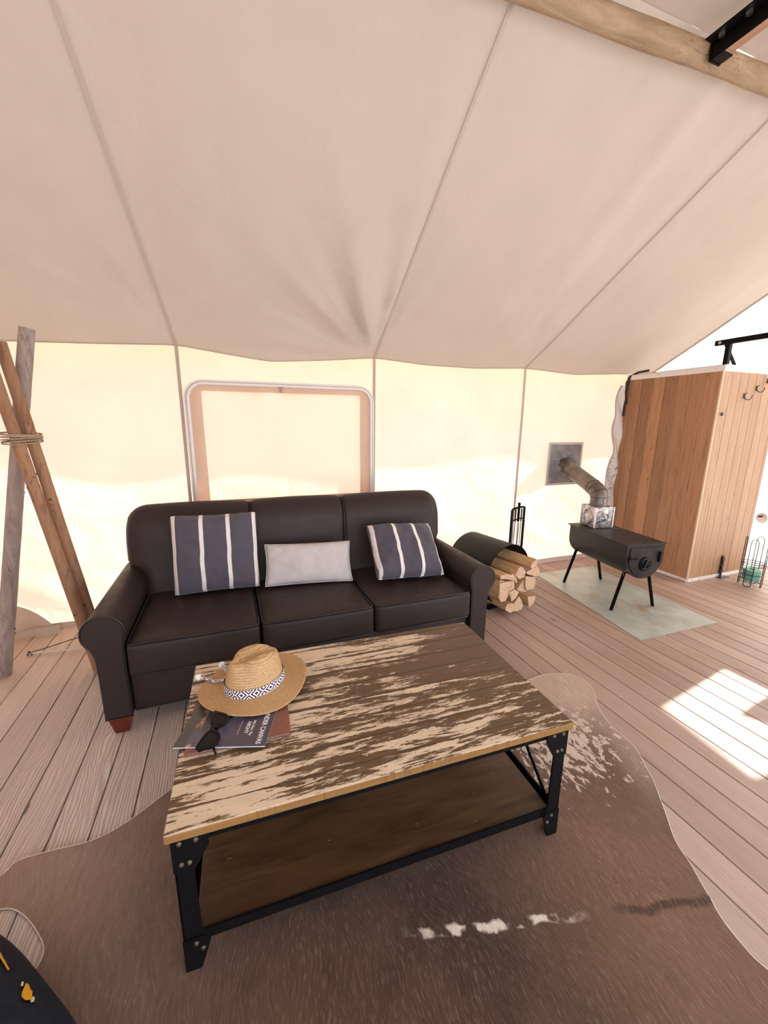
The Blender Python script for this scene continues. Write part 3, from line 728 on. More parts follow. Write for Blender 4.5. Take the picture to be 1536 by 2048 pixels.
# magazine : x axis runs along the printed title, reading towards the photographer
P0=Vector((.037,1.087,0)); ex=Vector((-.057,-.170,0)).normalized(); 
mw,mh=.205,.268
mg=thing('magazine','dark night sky magazine lying on the brown folder under the hat','magazine',(P0.x-ex.x*mw,P0.y-ex.y*mw,ZT+.0087),math.atan2(ex.y,ex.x))
def mag_mat():
    k=M_('magazine_cover'); v=k.co(); x,y,z=k.sep(v)
    n=k.noise(v,9,4,.6,.6); gl=k.math('MULTIPLY',k.rng(n,.38,.72),k.rng(k.math('ABSOLUTE',k.math('ADD',k.math('ADD',y,.125),k.math('MULTIPLY',x,.35))),.0,.09,1,0,True))
    c=k.mix(gl,(.075,.062,.085),(.30,.29,.45)); c=k.mix(k.rng(y,-.232,-.242,0,1),c,(.075,.070,.062))
    st=k.vor(v,70); c=k.mix(k.rng(st,.04,.07,.55,0),c,(.7,.7,.8))
    d=k.math('ABSOLUTE',k.math('ADD',y,.226)); c=k.mix(k.math('MULTIPLY',k.rng(d,.003,.012,.8,0),k.rng(k.noise(v,30,2),.45,.6)),c,(.75,.42,.22))
    return k.bsdf(c,.28,0,None,.5)
bm=NB(); bx(bm,0,mw,-mh,0,.0001,.0040); obj('pages',bm,plain('magazine_pages',(.66,.72,.82),.6),mg)
bm=NB(); bx(bm,-.001,mw+.001,-mh-.001,.001,.0041,.0047); obj('cover',bm,mag_mat(),mg)
M_ink=plain('white_print',(.88,.88,.90),.5)
def text(s,size,x,y,parent,rz=0,align='CENTER',shear=0,z=.0049,mat=None,name='lettering',sx=1):
    cu=bpy.data.curves.new('t','FONT'); cu.body=s; cu.size=size; cu.align_x=align; cu.shear=shear; cu.extrude=.00015; cu.offset=size*.012
    o=bpy.data.objects.new('t',cu); C.objects.link(o); bpy.context.view_layer.update()
    me=bpy.data.meshes.new_from_object(o.evaluated_get(bpy.context.evaluated_depsgraph_get())); bpy.data.objects.remove(o)
    n=bpy.data.objects.new(name,me); C.objects.link(n); n.parent=parent; n.location=(x,y,z); n.rotation_euler=(0,0,rz); n.scale=(sx,1,1)
    me.materials.clear(); me.materials.append(mat or M_ink); return n
text('UNDER CANVAS',.0215,mw*.965,-.030,mg,align='RIGHT',sx=.86)
text('We Own The',.0115,mw*.63,-.060,mg,shear=.4)
text('NIGHT',.0165,mw*.63,-.077,mg)
bm=NB(); bx(bm,mw*.47,mw*.78,-.096,-.0952,.0048,.0050); obj('rule_line',bm,M_ink,mg)

# straw hat
def straw(name,c1,c2,scale):
    k=M_(name); v=k.co(); x,y,z=k.sep(v); r=k.math('SQRT',k.math('ADD',k.math('MULTIPLY',x,x),k.math('MULTIPLY',k.math('MULTIPLY',y,y),1.12)))
    s=k.math('ADD',k.math('MULTIPLY',r,scale),k.math('MULTIPLY',z,scale*.9)); w=k.math('MULTIPLY',k.math('ADD',k.math('SINE',s),1),.5)
    n=k.noise(v,160,4,.7); n2=k.noise(v,520,2,.6)
    c=k.mix(k.rng(n,.3,.7),c1,c2); c=k.mix(k.math('MULTIPLY',k.rng(w,0,.35,1,0),.55),c,tuple(q*.45 for q in c1)); c=k.mix(k.rng(n2,.58,.7,0,.45),c,(.80,.62,.42))
    return k.bsdf(c,.75,0,k.bump(k.math('ADD',w,k.math('MULTIPLY',n2,.5)),.0012,.9),.3)
M_brim=straw('brim_straw',(.50,.29,.125),(.66,.42,.21),1150)
def crown_mat():
    k=M_('crown_straw'); v=k.co(); x,y,z=k.sep(v); wb=k.noise(v,26,3,.6)
    w=k.math('MULTIPLY',k.math('ADD',k.math('SINE',k.math('ADD',k.math('MULTIPLY',z,720),k.math('MULTIPLY',wb,7))),1),.5)
    n=k.noise(v,190,4,.7); n2=k.noise(v,420,2,.6); c=k.mix(k.rng(n,.3,.7),(.46,.27,.115),(.66,.44,.235)); c=k.mix(k.rng(w,0,.4,.5,0),c,(.27,.145,.055)); c=k.mix(k.rng(n2,.58,.7,0,.6),c,(.82,.68,.52))
    return k.bsdf(c,.75,0,k.bump(k.math('ADD',w,k.math('MULTIPLY',n2,.6)),.0016,.9),.3)
M_crown=crown_mat()
HT=thing('straw_hat','tan straw sun hat with a patterned band resting on the magazine','hat',(.028,1.394,.4745),rad(205))
def brimz(a,r):   # slight saddle
    t=(r-.09)/.09; return .004*t*t+.010*t*t*cos(2*a)-.002*t
bm=NB()
rv=[(0.078,0.004),(.095,.001),(.115,.0),(.14,.0),(.165,.0),(.181,.0),(.1835,.002),(.181,.0035),(.165,.0028),(.14,.0028),(.115,.0030),(.095,.0045),(.085,.010)]
def brimf(u,v):
    a=2*PI*u; i=v*(len(rv)-1); j=min(int(i),len(rv)-2); t=i-j; r=lerp(rv[j][0],rv[j+1][0],t); z=lerp(rv[j][1],rv[j+1][1],t)
    e=1+.055*cos(2*a)
    return Vector((r*e*cos(a),r*(1-.045*cos(2*a)*.3)*.965*sin(a),z+max(0,1)*brimz(a,r)+.010))
grid(bm,brimf,96,36,wrapu=True); obj('brim',bm,M_brim,HT,smooth=True)
bm=NB()
def crownf(u,v):
    a=2*PI*u
    if v<.62: t=v/.62; z=.012+t*.088; r=lerp(.0985,.083,t**1.1)
    else:
        t=(v-.62)/.38; ph=t*PI/2; z=.100+.040*sin(ph)*(1 if t<1 else 1); r=.083*cos(ph)**.72 if t<1 else 0
    x=r*1.10*cos(a); y=r*.90*sin(a)
    tt=max(0,(z-.06)/.08)
    # front pinches
    for s in (-1,1):
        d=math.exp(-((a-(s*rad(38)))%(2*PI) if ((a-(s*rad(38)))%(2*PI))<PI else ((a-(s*rad(38)))%(2*PI)-2*PI))**2/.10) if False else 0
    aa=(a+PI)%(2*PI)-PI
    for s in (-1,1): 
        d=math.exp(-((aa-s*.72)/.36)**2); k_=1-.20*d*min(1,tt*1.2); x*=k_; y*=k_
    # teardrop crease
    if z>.085:
        cr=math.exp(-(y/.024)**2)*(1-math.exp(-max(0,(.085-abs(x+.004)))/.02))
        z-=.034*cr*min(1,(z-.085)/.03)*(1 if x<.05 else .75)
    return Vector((x,y,z+.0))
grid(bm,crownf,96,60,wrapu=True); bmesh.ops.remove_doubles(bm,verts=bm.verts,dist=.00005); obj('crown',bm,M_crown,HT,smooth=True)
def band_mat():
    k=M_('woven_band'); v=k.co('UV'); x,y,z=k.sep(v)
    fx=k.math('ABSOLUTE',k.math('SUBTRACT',k.math('FRACT',k.math('MULTIPLY',x,13)),.5)); fy=k.math('ABSOLUTE',k.math('SUBTRACT',k.math('FRACT',y),.5))
    d=k.math('ADD',k.math('MULTIPLY',fx,1.5),k.math('MULTIPLY',fy,1.0)); s=k.math('GREATER_THAN',k.math('FRACT',k.math('MULTIPLY',d,2.6)),.52)
    edge=k.math('GREATER_THAN',fy,.40); dots=k.math('GREATER_THAN',k.math('FRACT',k.math('MULTIPLY',x,60)),.5)
    m_=k.math('ADD',k.math('MULTIPLY',s,k.math('SUBTRACT',1,edge)),k.math('MULTIPLY',dots,edge))
    return k.bsdf(k.mix(m_,(.060,.035,.055),(.80,.76,.80)),.85,0,None,.2)
bm=NB(); L=bm.loops.layers.uv.verify()
grid(bm,lambda u,v:Vector(((.1005-.0042*v)*1.105*cos(2*PI*u),(.1005-.0042*v)*.905*sin(2*PI*u),.014+v*.030)),128,6,uv=True); obj('hat_band',bm,band_mat(),HT,smooth=True)
def cordmat():
    k=M_('braid'); v=k.co(); w=k.wave(v,150,2,1,1,'DIAGONAL'); return k.bsdf(k.mix(k.math('GREATER_THAN',w,.5),(.14,.09,.14),(.82,.78,.82)),.85)
M_braid=cordmat(); M_tas=plain('tassel_white',(.85,.87,.90),.9)
Hinv=Matrix.Rotation(-rad(205),4,'Z')@Matrix.Translation((-.028,-1.402,-.4745))
for pts in ([(-.066,1.432,.505),(-.085,1.437,.497),(-.11,1.445,.493),(-.135,1.462,.498),(-.155,1.474,.500)],[(-.055,1.452,.503),(-.066,1.472,.505),(-.078,1.500,.505),(-.083,1.515,.506)]):
    q=[Hinv@Vector(p) for p in pts]; qq=[]
    for a,b in zip(q,q[1:]):
        for i in range(6): qq.append(a.lerp(b,i/6))
    qq.append(q[-1]); bm=NB(); tube(bm,qq,lambda t:.0052+.0008*sin(t*60),8); cd2=obj('braided_tie',bm,M_braid,HT,smooth=True)
    e=q[-1]; d=(q[-1]-q[-2]).normalized(); bm=NB()
    bmesh.ops.create_icosphere(bm,subdivisions=3,radius=.0105,matrix=Matrix.Translation(e+d*.010))
    for v in bm.verts: v.co+= (v.co-(e+d*.010))*.45*mn.noise(v.co*190)
    obj('tassel',bm,M_tas,cd2,smooth=True)

# sunglasses
SG=thing('sunglasses','black cat eye sunglasses leaning on the magazine left of the hat','sunglasses',(-.101,1.178,.4975))
M_sg=plain('black_acetate',(.003,.003,.003),.25,0,.3)
def lensm():
    k=M_('smoked_lens'); k.bsdf((.020,.014,.015),.16,0,None,.12,Alpha=.97); return k.m
M_lens=lensm()
# local frame: a runs along the front (towards photographer), b up the lens
A_=Vector((-.33,-.94,-.085)).normalized(); Bv=Vector((-.94,.33,.16)); Bv=(Bv-A_*Bv.dot(A_)).normalized(); Nn=-A_.cross(Bv).normalized()
def sgp(a,b,c=0): return A_*a+Bv*b+Nn*c
def lens_outline(s,k=1.0,n=40):
    P=[(.008,.0),(.013,.014),(.034,.021),(.056,.025),(.067,.024),(.066,.008),(.060,-.012),(.046,-.0225),(.028,-.023),(.014,-.014)]
    m=len(P); res=[]; c=(.037,.0)
    for i in range(n):
        t=i/n*m; j=int(t); fr=t-j; p=[P[(j+q)%m] for q in (-1,0,1,2)]
        w=[.5*((2*p[1][d])+(-p[0][d]+p[2][d])*fr+(2*p[0][d]-5*p[1][d]+4*p[2][d]-p[3][d])*fr*fr+(-p[0][d]+3*p[1][d]-3*p[2][d]+p[3][d])*fr**3) for d in (0,1)]
        res.append((s*(c[0]+(w[0]-c[0])*k),c[1]+(w[1]-c[1])*k))
    return res
bm=NB()
def bend(a): return -.9*a*a
for s in (-1,1):
    o_=lens_outline(s,1.16); i_=lens_outline(s,.86); n=len(o_)
    O=[bm.verts.new(sgp(a,b,bend(a)+.002)) for a,b in o_]; I=[bm.verts.new(sgp(a,b,bend(a)+.002)) for a,b in i_]
    O2=[bm.verts.new(sgp(a,b,bend(a)-.002)) for a,b in o_]; I2=[bm.verts.new(sgp(a,b,bend(a)-.002)) for a,b in i_]
    for i in range(n):
        j=(i+1)%n
        for q in ((O[i],O[j],I[j],I[i]),(O2[i],I2[i],I2[j],O2[j]),(O[i],O2[i],O2[j],O[j]),(I[i],I[j],I2[j],I2[i])): bm.faces.new(q)
tube(bm,[sgp(a,.008+.004*(1-(a/.012)**2),bend(a)) for a in (-.012,-.006,0,.006,.012)],.0035,8); fixn(bm)
obj('frame',bm,M_sg,SG,smooth=True,autos=40)
for s in (-1,1):
    bm=NB(); vs=[bm.verts.new(sgp(a,b,bend(a))) for a,b in lens_outline(s,.88)]; f=bm.faces.new(vs); bmesh.ops.triangulate(bm,faces=[f]); obj('lens',bm,M_lens,SG)
    bm=NB(); tube(bm,[sgp(s*.070,.019,-.006),sgp(s*.071,.018,-.012),sgp(s*.064,.014,-.015-.001*s),sgp(s*.02,.004,-.016-.001*s),sgp(s*-.03,-.006,-.016-.001*s),sgp(s*-.058,-.020,-.016-.001*s),sgp(s*-.070,-.030,-.015)],lambda t:.0034,8); obj('temple',bm,M_sg,SG,smooth=True)

# ---------------------------------------------------------------- cowhide rug
OUT=[(-1.02,1.27),(-.95,1.335),(-.85,1.345),(-.763,1.347),(-.727,1.384),(-.65,1.380),(-.535,1.388),(-.428,1.437),(-.309,1.525),(-.2,1.59),(0,1.62),(.3,1.56),(.7,1.50),(1.05,1.50),(1.28,1.56),(1.452,1.612),(1.59,1.622),(1.70,1.606),(1.762,1.56),(1.778,1.488),(1.735,1.40),(1.68,1.328),(1.638,1.26),(1.618,1.19),(1.606,1.078),(1.543,.951),(1.445,.817),(1.356,.708),(1.32,.626),(1.262,.522),(1.240,.447),(1.242,.384),(1.30,.25),(1.42,.10),(1.48,-.15),(1.25,-.35),(.6,-.30),(0,-.36),(-.6,-.32),(-.82,-.12),(-.76,.2),(-.80,.5),(-.78,.8),(-.66,.94),(-.590,1.02),(-.563,1.08),(-.598,1.146),(-.666,1.222),(-.727,1.252),(-.85,1.255)]
def catm(P,k=5):
    r=[]; n=len(P)
    for i in range(n):
        p=[Vector(P[(i+q)%n]) for q in (-1,0,1,2)]
        for j in range(k):
            t=j/k; r.append(.5*((2*p[1])+(-p[0]+p[2])*t+(2*p[0]-5*p[1]+4*p[2]-p[3])*t*t+(-p[0]+3*p[1]-3*p[2]+p[3])*t**3))
    return r
oc=catm(OUT); RG=thing('cowhide_rug','brown cowhide rug with white speckles and a pale lobe under the coffee table','rug',(0,0,0))
bm=NB(); bm.faces.new([bm.verts.new((p.x,p.y,0)) for p in oc])
for i in range(70):
    x=-1.1+i*.042; bmesh.ops.bisect_plane(bm,geom=list(bm.verts)+list(bm.edges)+list(bm.faces),plane_co=(x,0,0),plane_no=(1,0,0))
for i in range(52):
    y=-.42+i*.042; bmesh.ops.bisect_plane(bm,geom=list(bm.verts)+list(bm.edges)+list(bm.faces),plane_co=(0,y,0),plane_no=(0,1,0))
def rugz(x,y):
    z=.006+.002*mn.noise(Vector((x*3,y*3,0)))
    d=math.hypot((x+.66)/.14,(y-1.36)/.05); z+=.028*math.exp(-d*d)          # curled edge on the left
    d=abs(y-(.878-.262*x)); 
    if x>.9: z+=.006*math.exp(-(d/.02)**2)*min(1,(x-.9)/.15)
    if x>1.35: z+=.003*(1+sin((x*30+y*22)))*min(1,(x-1.35)/.2)
    return z
for v in bm.verts: v.co.z=rugz(v.co.x,v.co.y)
r=bmesh.ops.extrude_face_region(bm,geom=list(bm.faces)); 
for v in [g for g in r['geom'] if isinstance(g,bmesh.types.BMVert)]: v.co.z=max(.0006,v.co.z-.004)
fixn(bm); obj('hide',bm,M_rug,RG,smooth=True,autos=50)
bm=NB(); tube(bm,[(p.x,p.y,rugz(p.x,p.y)-.001) for p in oc],.0018,6,closed=True); obj('hide_edge',bm,M_rugedge,RG,smooth=True)

# ---------------------------------------------------------------- stove with its floor plate
def plate_mat():
    k=M_('galvanised_plate'); v=k.co(); n=k.noise(v,6,4,.6); c=k.mix(k.rng(n,.3,.7),(.36,.40,.36),(.50,.54,.50))
    n2=k.noise(v,3.2,5,.65,.8); x,y,z=k.sep(v); near=k.rng(k.math('ABSOLUTE',k.math('ADD',x,k.math('ADD',.10,k.math('MULTIPLY',y,.12)))),.03,.22,1,0,True)
    c=k.mix(k.math('MULTIPLY',k.rng(n2,.50,.64,0,.75),near),c,(.34,.22,.12))
    return k.bsdf(c,k.rng(n,.3,.7,.38,.5),.35,k.bump(k.noise(v,1.6,2),.012),.5)
pp=[(2.673,2.961),(3.378,2.938),(3.259,1.709),(2.489,1.722)]
pcx,pcy=2.95,2.33
bm=NB(); prism(bm,[(x-pcx,y-pcy) for x,y in pp],'z',.0008,.0035); fixn(bm)
for x,y in pp: 
    q=Vector((x-pcx,y-pcy,0))*.96; cyl(bm,(q.x,q.y,.0035),(q.x,q.y,.0055),.006,n=8)
o=obj('hearth_plate',bm,plate_mat()); o.location=(pcx,pcy,0); tag(o,'pale galvanised metal floor sheet with rust stains under the wood stove','hearth plate')
def iron():
    k=M_('stove_iron'); v=k.co(); n=k.noise(v,7,5,.65,.5); c=k.mix(k.rng(n,.3,.7),(.010,.010,.011),(.032,.030,.031)); c=k.mix(k.rng(k.noise(v,13,4,.6),.66,.74,0,.5),c,(.20,.15,.12)); return k.bsdf(c,k.rng(n,.3,.7,.38,.58),.3,k.bump(k.noise(v,60,3),.0006),.5)
M_iron=iron()
ST=thing('wood_stove','black barrel shaped wood stove on splayed legs with a stovepipe','stove',(2.925,2.385,.0036),rad(-8.5))
SL=.335; zt=.532; hw=.163
prof=[(-hw,zt),(-hw,.47)]
for i in range(21):
    a=PI+i*PI/20; prof.append((hw*cos(a),.425+.160*sin(a)))
prof+= [(hw,.47),(hw,zt)]
bm=NB(); prism(bm,prof,'y',-SL+.01,SL-.01); fixn(bm); obj('barrel',bm,M_iron,ST,autos=30,smooth=True)
bm=NB(); bbx(bm,-hw-.014,hw+.014,-SL-.012,SL+.012,zt,zt+.008,.003,2); obj('lid',bm,M_iron,ST)
bm=NB(); prism(bm,[(x*1.015,z-.001 if z<.5 else z) for x,z in prof],'y',-SL+.012,-SL-.002); fixn(bm); fr=obj('front_plate',bm,M_iron,ST,autos=30,smooth=True)
dp=[(-hw*.84,zt-.022)]+[(-hw*.84,.44)]+[(hw*.87*cos(PI+i*PI/16)-.0,.425+.142*sin(PI+i*PI/16)) for i in range(17)]+[(hw*.9,zt-.022)]
bm=NB(); prism(bm,dp,'y',-SL-.003,-SL-.010); fixn(bm); dr=obj('door',bm,M_iron,ST,autos=30,smooth=True)
bm=NB(); cyl(bm,(0,-SL-.010,.385),(0,-SL-.016,.385),.055,n=28); obj('draft_wheel',bm,M_black,dr,smooth=True,autos=40)
bm=NB()
for s in (0,1):
    pts=[(.040*cos(a),-SL-.019,.385+.040*sin(a)) for a in [s*PI+.5+i*2.0/12 for i in range(13)]]; tube(bm,pts,.005,6)
tube(bm,[(-.012,-SL-.022,.345),(.012,-SL-.022,.425)],.006,8); obj('draft_handle',bm,M_iron,dr)
bm=NB(); tube(bm,[(-.135,-SL-.012,.43),(-.15,-SL-.02,.432),(-.10,-SL-.02,.428),(-.075,-SL-.018,.428)],.006,8); tube(bm,[(-.150,-SL-.012,.41),(-.158,-SL-.025,.425),(-.150,-SL-.030,.445),(-.140,-SL-.015,.45)],.004,6); obj('latch',bm,M_chrome_d if 'M_chrome_d' in globals() else M_black,dr)
bm=NB(); tube(bm,[(.118,-SL-.016,.395),(.120,-SL-.018,.475)],.010,8); obj('hinge',bm,M_black,dr)
bm=NB(); tube(bm,[(-.165,-SL+.0,.30),(-.180,-SL-.01,.33),(-.150,-SL-.01,.345),(-.13,-SL-.01,.335)],.002,6); obj('wire',bm,plain('rust_wire',(.25,.12,.07),.7),ST)
for sx in (-1,1):
    for s_ in (-1,1):
        bm=NB(); tube(bm,[(sx*.105,s_*(SL-.055),.315),(sx*.192,s_*(SL-.045),0)],.0125,10); obj('leg',bm,M_black,ST,smooth=True,autos=40)
# heat box
def tin():
    k=M_('galvanised_tin'); v=k.co(); n=k.noise(v,16,3,.55,1.6); c=k.mix(k.rng(n,.35,.65),(.16,.16,.17),(.52,.52,.53)); return k.bsdf(c,.34,.75,k.bump(n,.006),.5)
M_tin=tin()
by=SL-.125; bz=zt+.010; bs=.088
bm=NB(); t=NB(); bbx(t,-bs,bs,by-bs,by+bs,bz,bz+.185,.006,2); join(bm,t); hb=obj('spark_box',bm,M_tin,ST,autos=35,smooth=True)
bm=NB()
for sx,yy in ((0,by-bs),):
    pass
t=NB(); tube(t,[(.045*cos(a),by-bs-.001,bz+.085+.045*sin(a)) for a in [i*2*PI/28 for i in range(28)]],.004,6,closed=True); join(bm,t)
t=NB(); tube(t,[(-bs-.001,by+.055*cos(a),bz+.09+.06*sin(a)) for a in [i*2*PI/28 for i in range(28)]],.004,6,closed=True); join(bm,t)
obj('pressed_ring',bm,M_tin,hb,smooth=True)
bm=NB(); cyl(bm,(0,by-bs-.0,bz+.085),(0,by-bs-.010,bz+.085),.028,.022,20); obj('cap',bm,M_tin,hb,smooth=True,autos=40)
bm=NB()
M_btin=plain('bright_tin',(.80,.80,.82),.3,.6)
for q in ((-bs,by-bs),(bs,by-bs),(-bs,by+bs)):
    bm=NB(); bbx(bm,q[0]-.006,q[0]+.006,q[1]-.006,q[1]+.006,bz+.003,bz+.182,.002,1); obj('bright_edge',bm,M_btin,hb)
# pipe
Mst=Matrix.Translation(ST.location)@Matrix.Rotation(rad(-8.5),4,'Z'); Mi=Mst.inverted()
b0=Vector((0,by,bz+.18)); target=Mi@Vector((3.085,3.215,1.055)); e0=Vector((0,by,bz+.30))
d2=(target-e0).normalized(); pts=[b0,b0.lerp(e0,.35),b0.lerp(e0,.55)]
for i in range(9):
    t=i/8; A=b0.lerp(e0,.62); B=e0+d2*.10; pts.append((1-t)**2*A+2*t*(1-t)*e0+t*t*B)
for i in range(1,7): pts.append((e0+d2*.10).lerp(target+d2*.06,i/6))
def pm():
    k=M_('stovepipe'); v=k.co(); n=k.noise(v,9,4,.6,.6); c=k.mix(k.rng(n,.3,.7),(.10,.085,.075),(.23,.195,.17)); return k.bsdf(c,.42,.55,k.bump(k.noise(v,25,3),.001),.5)
M_spipe=pm()
bm=NB(); tube(bm,pts,.068,28); pi_=obj('stovepipe',bm,M_spipe,ST,smooth=True,autos=60)
bm=NB()
for q in (3,6,9,11): 
    d=(pts[min(q+1,len(pts)-1)]-pts[q-1]).normalized(); tube(bm,[pts[q]-d*.003,pts[q]+d*.003],.0705,28)
obj('pipe_joint',bm,M_spipe,pi_,smooth=True,autos=40)
bm=NB(); cyl(bm,(.0,by-.066,bz+.235),(.0,by-.074,bz+.235),.006,n=10); obj('rivet',bm,M_chrome,pi_)
# pipe outlet patch in wall
PJ=thing('pipe_boot','square grey fabric boot around the stovepipe where it leaves the wall','patch',(3.117,W-.03,1.028))
bm=NB(); w_=.215
for a in range(1):
    bx(bm,-w_,w_,-.003,.001,w_-.030,w_-.003); bx(bm,-w_,w_,-.003,.001,-w_+.003,-w_+.030); bx(bm,-w_,-w_+.028,-.003,.001,-w_+.03,w_-.03); bx(bm,w_-.028,w_,-.003,.001,-w_+.03,w_-.03)
obj('border',bm,plain('boot_tape',(.55,.44,.38),.85),PJ)
def bf(u,v):
    x=lerp(-.190,.190,u); z=lerp(-.190,.190,v); r=math.hypot(x+.03,z-.03); a=math.atan2(z-.03,x+.03)
    e=min(u,1-u,v,1-v)*6; e=min(1,e)
    return Vector((x,-.006-e*(.050*math.exp(-((r-.085)/.06)**2)*(1+.5*sin(a*3+1))+.055*abs(mn.noise(Vector((a*1.8,r*9,2))))+.035*mn.noise(Vector((x*9,z*9,4)))+.012),z))
bm=NB(); grid(bm,bf,48,48); obj('fabric',bm,plain('grey_silicone',(.20,.195,.20),.5,0,.5,.25,9),PJ,smooth=True)
ring=[]
bm=NB()
dd=(Mst.to_3x3()@d2).normalized(); A,B=frame_at(dd); cc=Vector((3.085,3.215,1.055))-dd*.075-PJ.location
grid(bm,lambda u,v:cc+dd*lerp(0,.09,v)+(A*cos(2*PI*u)+B*sin(2*PI*u))*(.072+.05*v*v+.006*sin(u*25)),32,6,wrapu=True); obj('collar',bm,plain('grey_collar',(.20,.195,.20),.6,0,.4,.15,20),PJ,smooth=True)

# ---------------------------------------------------------------- firewood rack, tools, logs
RA=rad(10.8); RX,RY=1.955,2.45
rk=thing('firewood_rack','curved black sheet metal firewood holder between sofa and stove','log rack',(RX,RY,0),RA)
M_rack=plain('rack_steel',(.035,.038,.036),.40,.35,.5,.2,12)
bm=NB(); arc=[]
for i in range(49):
    a=rad(-50)+i*rad(280)/48; arc.append((.232*cos(a)*(1.0 if cos(a)>0 else 1.04),.265+.245*sin(a)))
def sh(u,v):
    i=u*48; j=min(int(i),47); t=i-j; x=lerp(arc[j][0],arc[j+1][0],t); z=lerp(arc[j][1],arc[j+1][1],t); return Vector((x,lerp(-.0,.44,v),z))
grid(bm,sh,64,4)
for f in bm.faces: f.smooth=True
r=bmesh.ops.solidify(bm,geom=list(bm.faces),thickness=.004); obj('shell',bm,M_rack,rk,smooth=True,autos=50)
bm=NB()
for yy in (.03,.40):
    bm=NB(); bx(bm,-.16,.16,yy,yy+.03,.0,.03); obj('base_bar',bm,M_black,rk)
bm=NB(); tube(bm,[(x,-.001,z) for x,z in arc],.0035,6); obj('rim',bm,M_black,rk,smooth=True)
ft=thing('fireside_tools','slim black iron fireside tool set standing behind the firewood holder','fire tools',(2.285,2.80,0),rad(8))
bm=NB(); bbx(bm,-.085,.085,-.07,.07,0,.012,.003,2); obj('base',bm,M_black,ft)
for x in (-.072,.072):
    bm=NB(); bbx(bm,x-.011,x+.011,-.006,.006,.012,.70,.002,1); obj('post',bm,M_black,ft)
bm=NB(); tube(bm,[(-.072,-.0,.70),(-.05,-.02,.715),(0,-.03,.722),(.05,-.02,.715),(.072,0,.70)],.009,8); tube(bm,[(-.072,0,.60),(-.03,-.025,.618),(0,-.03,.622),(.03,-.025,.618),(.072,0,.60)],.006,8); obj('hanging_bar',bm,M_black,ft,smooth=True)
for i,(x,nm) in enumerate(((-.035,'poker'),(0,'tongs'),(.035,'shovel'))):
    tt=thing(nm,{'poker':'thin black iron poker hanging on the left of the fireside stand','tongs':'black iron tongs with the tall handle in the middle of the fireside stand','shovel':'small black iron shovel hanging at the right of the fireside stand'}[nm],'fire tool',(2.285+x*cos(rad(8)),2.803+x*sin(rad(8)),0),rad(8))
    bm=NB(); tube(bm,[(0,-.008,.59),(0,-.008,.755 if i==1 else .70)],.011 if i==1 else .006,8); obj('handle',bm,M_black,tt,smooth=True)
    bm=NB(); tube(bm,[(0,-.008,.60),(0,-.008,.10)],.0032,6)
    if i==1: tube(bm,[(.012,-.008,.58),(.006,-.008,.10)],.0032,6)
    obj('shaft',bm,M_black,tt)
    bm=NB()
    if nm=='shovel': bbx(bm,-.03,.03,-.012,-.006,.03,.13,.003,2)
    else: tube(bm,[(0,-.008,.11),(.008,-.008,.07),(.0,-.008,.05)],.005,6)
    obj('tip',bm,M_black,tt)
def unproj_y(px,py,Y):
    d=Fv+R2*((px-768)/f_px)-U2*((py-1024)/f_px); t=Y/d.y; return Vector((0,0,CH))+d*t
LOGS=[
 ('split log with a long crack resting on top of the firewood pile',[(1150,510),(1240,420),(1270,450),(1250,560),(1190,600),(1140,640),(1115,600)],2.26,.50),
 ('thick split log with a pale diamond end in the upper middle of the pile',[(860,610),(930,590),(1000,690),(975,820),(850,850),(780,770)],2.30,.46),
 ('split log jutting out at the upper right just under the top one',[(1190,620),(1270,575),(1300,640),(1325,750),(1310,790),(1220,800),(1030,750),(1020,700)],2.30,.42),
 ('squarish split log with torn end at the right side of the pile',[(1005,790),(1120,815),(1225,800),(1220,950),(1180,1070),(1015,1100),(995,1000)],2.31,.42),
 ('split log with a steep triangular end in the centre of the pile',[(970,840),(1000,1140),(890,1130),(800,1090)],2.33,.40),
 ('small wedge ended split log below the centre of the pile',[(640,1150),(740,1080),(860,1140),(800,1250),(690,1350)],2.31,.42),
 ('largest rough ended split log at the left of the pile by the sofa',[(430,960),(600,925),(750,900),(755,1050),(630,1130),(620,1220),(560,1340),(470,1360),(420,1290),(425,1050)],2.27,.46),
 ('thin flat split plank lying above the largest rough log',[(600,745),(720,780),(760,850),(755,900),(590,860),(440,860),(430,780)],2.28,.44),
 ('split log with pink pointed end at the bottom of the pile',[(745,1390),(860,1240),(920,1330),(950,1470),(880,1540),(780,1570),(735,1570)],2.33,.40),
 ('lowest split log touching the deck at the bottom left of the pile',[(560,1540),(600,1420),(720,1385),(745,1400),(740,1560),(680,1610)],2.30,.44),
 ('split log with a curved wedge end at the bottom right of the pile',[(1040,1250),(1110,1240),(1220,1220),(1180,1390),(1070,1470)],2.31,.42),
 ('narrow bark edged splinter of wood at the left above the largest log',[(450,880),(560,905),(590,925),(435,960)],2.29,.40),
 ('thin bark backed strip between the diamond ended log and the flat plank',[(690,735),(775,765),(820,860),(815,940),(775,930),(765,850),(700,775)],2.31,.42)]
def fw(name,c1,c2):
    k=M_(name); v=k.co(); n=k.noise(k.map(v,(60,3,60)),1,4,.6,.3); c=k.mix(k.rng(n,.3,.7),c1,c2); c=k.mix(k.rng(k.noise(k.map(v,(14,1.2,14)),1,3,.6),.62,.68,0,.6),c,(.22,.10,.045)); return k.bsdf(c,.8,0,k.bump(n,.003),.3)
M_fs=fw('split_side',(.40,.235,.115),(.66,.42,.22)); M_fe=plain('split_end',(.62,.42,.28),.85,0,.3,.22,60,.003)
dirv=Vector((-sin(RA),cos(RA),0))
